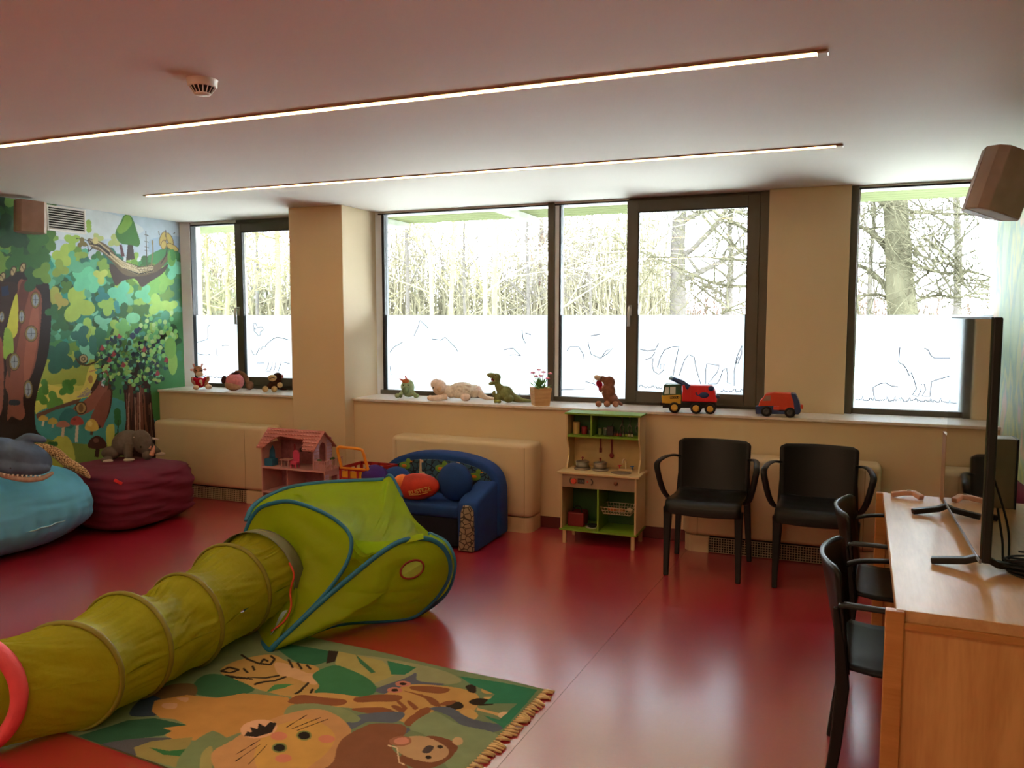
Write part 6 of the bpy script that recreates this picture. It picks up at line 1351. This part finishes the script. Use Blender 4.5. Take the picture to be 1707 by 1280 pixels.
k2 = Toy('plush_shark', 'blue grey plush shark with white teeth on the turquoise beanbag', 'plush toy', 40, 790, z=.60, at=G(40, 790, .60))
k2.low = -.16
M_sk = plush('slate_shark_plush', (84, 104, 134), .25, 10, .3); M_sb = plush('pale_shark_belly', (176, 156, 146))
k2.new().e(34, 776, 46, 15, 20, -8, 10).e(40, 763, 45, 27, 30, 5, 24).e(8, 752, 40, 25, 28, 9, 8).tube([(30, 742, 14), (48, 731, 10), (68, 734, 0), (72, 738, -4)], (8, 8, 6, 3)).e(-30, 755, 30, 18, 22, 10).put('body', M_sk, vox=1.6)
k2.new().tube([(-6, 778, -16), (16, 788, -19), (42, 796, -19), (66, 797, -14), (82, 791, -4)], (4, 4.5, 5, 4.5, 3)).put('jaw', M_sb, vox=1.2)
th = k2.new()
for i in range(11):
    u = i / 10; th.m.lathe([(2 * k2.k, 1.8 * k2.k), (.15 * k2.k, -2.6 * k2.k)], 5, tuple(k2.q(0 + 62 * u, 780 + 13 * u ** .7, -24.5 + 5 * u * u)))
tag(th.put('teeth', mat('white_felt_teeth', (226, 222, 214), .8), False), kind='stuff')
k2.new().e(22, 774, 2, 1.8, 1.6, -25.5).put('eye', M_eye, False); k2.new().tube([(45, 735, 9), (44, 724, 9)], (4, .8)).put('fin_tip', M_sk, False)
k3 = Toy('plush_snake', 'tan patterned plush snake body hanging beside the shark', 'plush toy', 104, 790, z=.50, at=G(104, 790, .50)); k3.low = -.1
k3.new().tube([(62, 744, 12), (82, 747, 10), (98, 757, 8), (110, 770, 4), (124, 780, 0), (136, 790, -2), (144, 800, -5)], (7, 8, 8.5, 8, 7.5, 6, 1.6), 14)
k3.put('body', fabric_cells('snake_skin_print', (92, 64, 44), (196, 164, 118), 60, .06), False)

# toy lorries
def wheel(tr, x, y, r, hub, nm='wheel', d=0, wd=6):
    o = MB().lathe([(.001, -wd / 2 * tr.k), (r * .85 * tr.k, -wd / 2 * tr.k), (r * tr.k, -wd * .3 * tr.k), (r * tr.k, wd * .3 * tr.k), (r * .85 * tr.k, wd / 2 * tr.k), (.001, wd / 2 * tr.k)], 22).build(nm, M_blk, tr.t, smooth=False, bevel=.001)
    o.location = tr.q(x, y, d); o.rotation_euler = (PI / 2, 0, 0)
    hb = MB().lathe([(.001, .1 * tr.k), (r * .55 * tr.k, .1 * tr.k), (r * .6 * tr.k, .8 * tr.k), (r * .35 * tr.k, 1.0 * tr.k), (r * .15 * tr.k, .3 * tr.k), (.001, .3 * tr.k)], 18).build('hub', hub, o, smooth=True)
    hb.location = (0, 0, wd / 2 * tr.k)
def slabp(tr, name, pts, d0, d1, m, bv=.003, parent=None):
    return MB().prism([((x - tr.x0) * tr.k, (tr.y0 - y) * tr.k) for x, y in pts], d0 * tr.k, d1 * tr.k, 'y').build(name, m, parent or tr.t, bevel=bv)
M_tred, M_tgr, M_tye, M_tbl, M_hub = mat('bright_red_plastic', (214, 26, 34), .35), mat('dark_green_plastic', (16, 74, 52), .35), mat('golden_yellow_plastic', (206, 160, 44), .4), mat('navy_blue_plastic', (22, 50, 100), .4), mat('yellow_hub', (214, 168, 70), .4)
l1 = Toy('toy_lorry', 'red toy refuse lorry with green and yellow cab and raised blue arm', 'toy vehicle', 1150, 688, turn=.10)
slabp(l1, 'chassis', [(1106, 670), (1190, 668), (1193, 677), (1106, 680)], -12, 12, M_blk)
slabp(l1, 'container', [(1138, 641), (1185, 641), (1190, 648), (1194, 668), (1138, 668)], -14, 14, M_tred, .006)
for x in (1150, 1162, 1174): slabp(l1, 'container_rib', [(x, 642), (x + 1.5, 642), (x + 1.5, 667), (x, 667)], -14.6, -13.6, M_tred, .0)
slabp(l1, 'cab_lower', [(1104, 659), (1136, 657), (1136, 672), (1105, 672)], -13, 13, M_tye, .003)
slabp(l1, 'cab_upper', [(1108, 641), (1136, 640), (1136, 658), (1105, 660)], -12.5, 12.5, M_tgr, .004)
slabp(l1, 'side_window', [(1110.5, 645), (1116, 644.5), (1116, 656), (1108.5, 657)], -12.9, -12.3, mat('pale_toy_glass', (196, 204, 200), .2), .0); slabp(l1, 'side_window', [(1118, 644.5), (1127, 644), (1127, 656), (1118, 656)], -12.9, -12.3, _M['pale_toy_glass'], .0)
slabp(l1, 'name_plate', [(1118, 659.5), (1133, 659), (1133, 663.5), (1118, 664)], -13.6, -12.9, M_dark, 0)
text('MIDDLE', 4.2 * l1.k, M_hub, 'plate_lettering', l1.t, l1.q(1125.5, 661.7, -13.8), (PI / 2, 0, 0), .0003)
slabp(l1, 'bumper', [(1102, 671), (1110, 671), (1110, 676), (1102, 676)], -13, 13, M_blk, .002)
slabp(l1, 'grille', [(1103.4, 662), (1106, 661), (1106, 669), (1103.6, 670)], -9, 9, M_tgr, 0)
MB().tube([l1.q(1120, 631, -4), l1.q(1136, 637, -4), l1.q(1149, 645, -13.5)], [3.6 * l1.k, 4.2 * l1.k, 4.6 * l1.k], 10).build('lifting_arm', M_tbl, l1.t, smooth=True)
MB().ell(l1.q(1119, 630.5, -4), (4.6 * l1.k, 5 * l1.k, 3.4 * l1.k), 12, 8).build('arm_tip', mat('pale_blue_cap', (140, 170, 190), .3), l1.t, smooth=True)
MB().ell(l1.q(1173, 656.5, -14.2), (8 * l1.k, 1.2 * l1.k, 5 * l1.k), 16, 8).build('emblem', M_tbl, l1.t, smooth=True); MB().tube([l1.q(1166, 658, -14.3), l1.q(1161, 656, -14.3), l1.q(1160, 652, -14.3)], 1.1 * l1.k, 6).build('emblem_tail', M_tbl, l1.t)
MB().ell(l1.q(1184, 645.5, -13), (5 * l1.k, 3 * l1.k, 4.6 * l1.k), 14, 8).build('hinge_cover', M_tbl, l1.t, smooth=True); slabp(l1, 'rear_hook', [(1190, 656), (1198, 658), (1198, 662), (1190, 662)], -6, 2, M_tbl)
for x, r in ((1125.5, 9.4), (1160.5, 9.2), (1183, 8.9)):
    for d in (-11, 11): wheel(l1, x, 688 - r, r, M_hub, d=d)
l2 = Toy('toy_lorry', 'small orange red toy lorry with blue chassis and rear', 'toy vehicle', 1298, 694, turn=.02)
M_or2 = mat('orange_red_plastic', (206, 64, 36), .38); M_hg = mat('grey_hub', (60, 60, 62), .5)
slabp(l2, 'body', [(1266, 675), (1268, 668), (1271, 665), (1277, 656), (1290, 653.5), (1318, 654), (1322, 656), (1324, 682), (1266, 682)], -12, 12, M_or2, .005)
slabp(l2, 'chassis', [(1261, 678), (1272, 676), (1296, 675), (1298, 684), (1328, 682), (1330, 688), (1262, 690)], -12.6, 12.6, M_tbl, .004)
slabp(l2, 'rear_door', [(1316, 653.5), (1324, 655), (1330, 668), (1333, 682), (1331, 687), (1323, 686), (1321, 668)], -12.8, 12.8, M_tbl, .004)
slabp(l2, 'side_window', [(1272, 668), (1278, 659), (1285, 658), (1285, 667)], -12.5, -11.9, mat('open_toy_window', (150, 110, 96), .5), 0); slabp(l2, 'side_recess', [(1291, 659), (1315, 659), (1316, 673), (1291, 673)], -12.3, -11.8, M_or2, 0); slabp(l2, 'tail_lamp', [(1332, 672), (1336, 673), (1336, 679), (1332, 679)], -8, 6, M_or2, .001)
slabp(l2, 'step', [(1290, 676), (1299, 676), (1299, 682), (1290, 682)], -13.4, -12, M_or2, .002)
for x, r in ((1279, 8.8), (1316, 8.6)):
    for d in (-10.5, 10.5): wheel(l2, x, 694 - r, r, M_hg, d=d, wd=7)
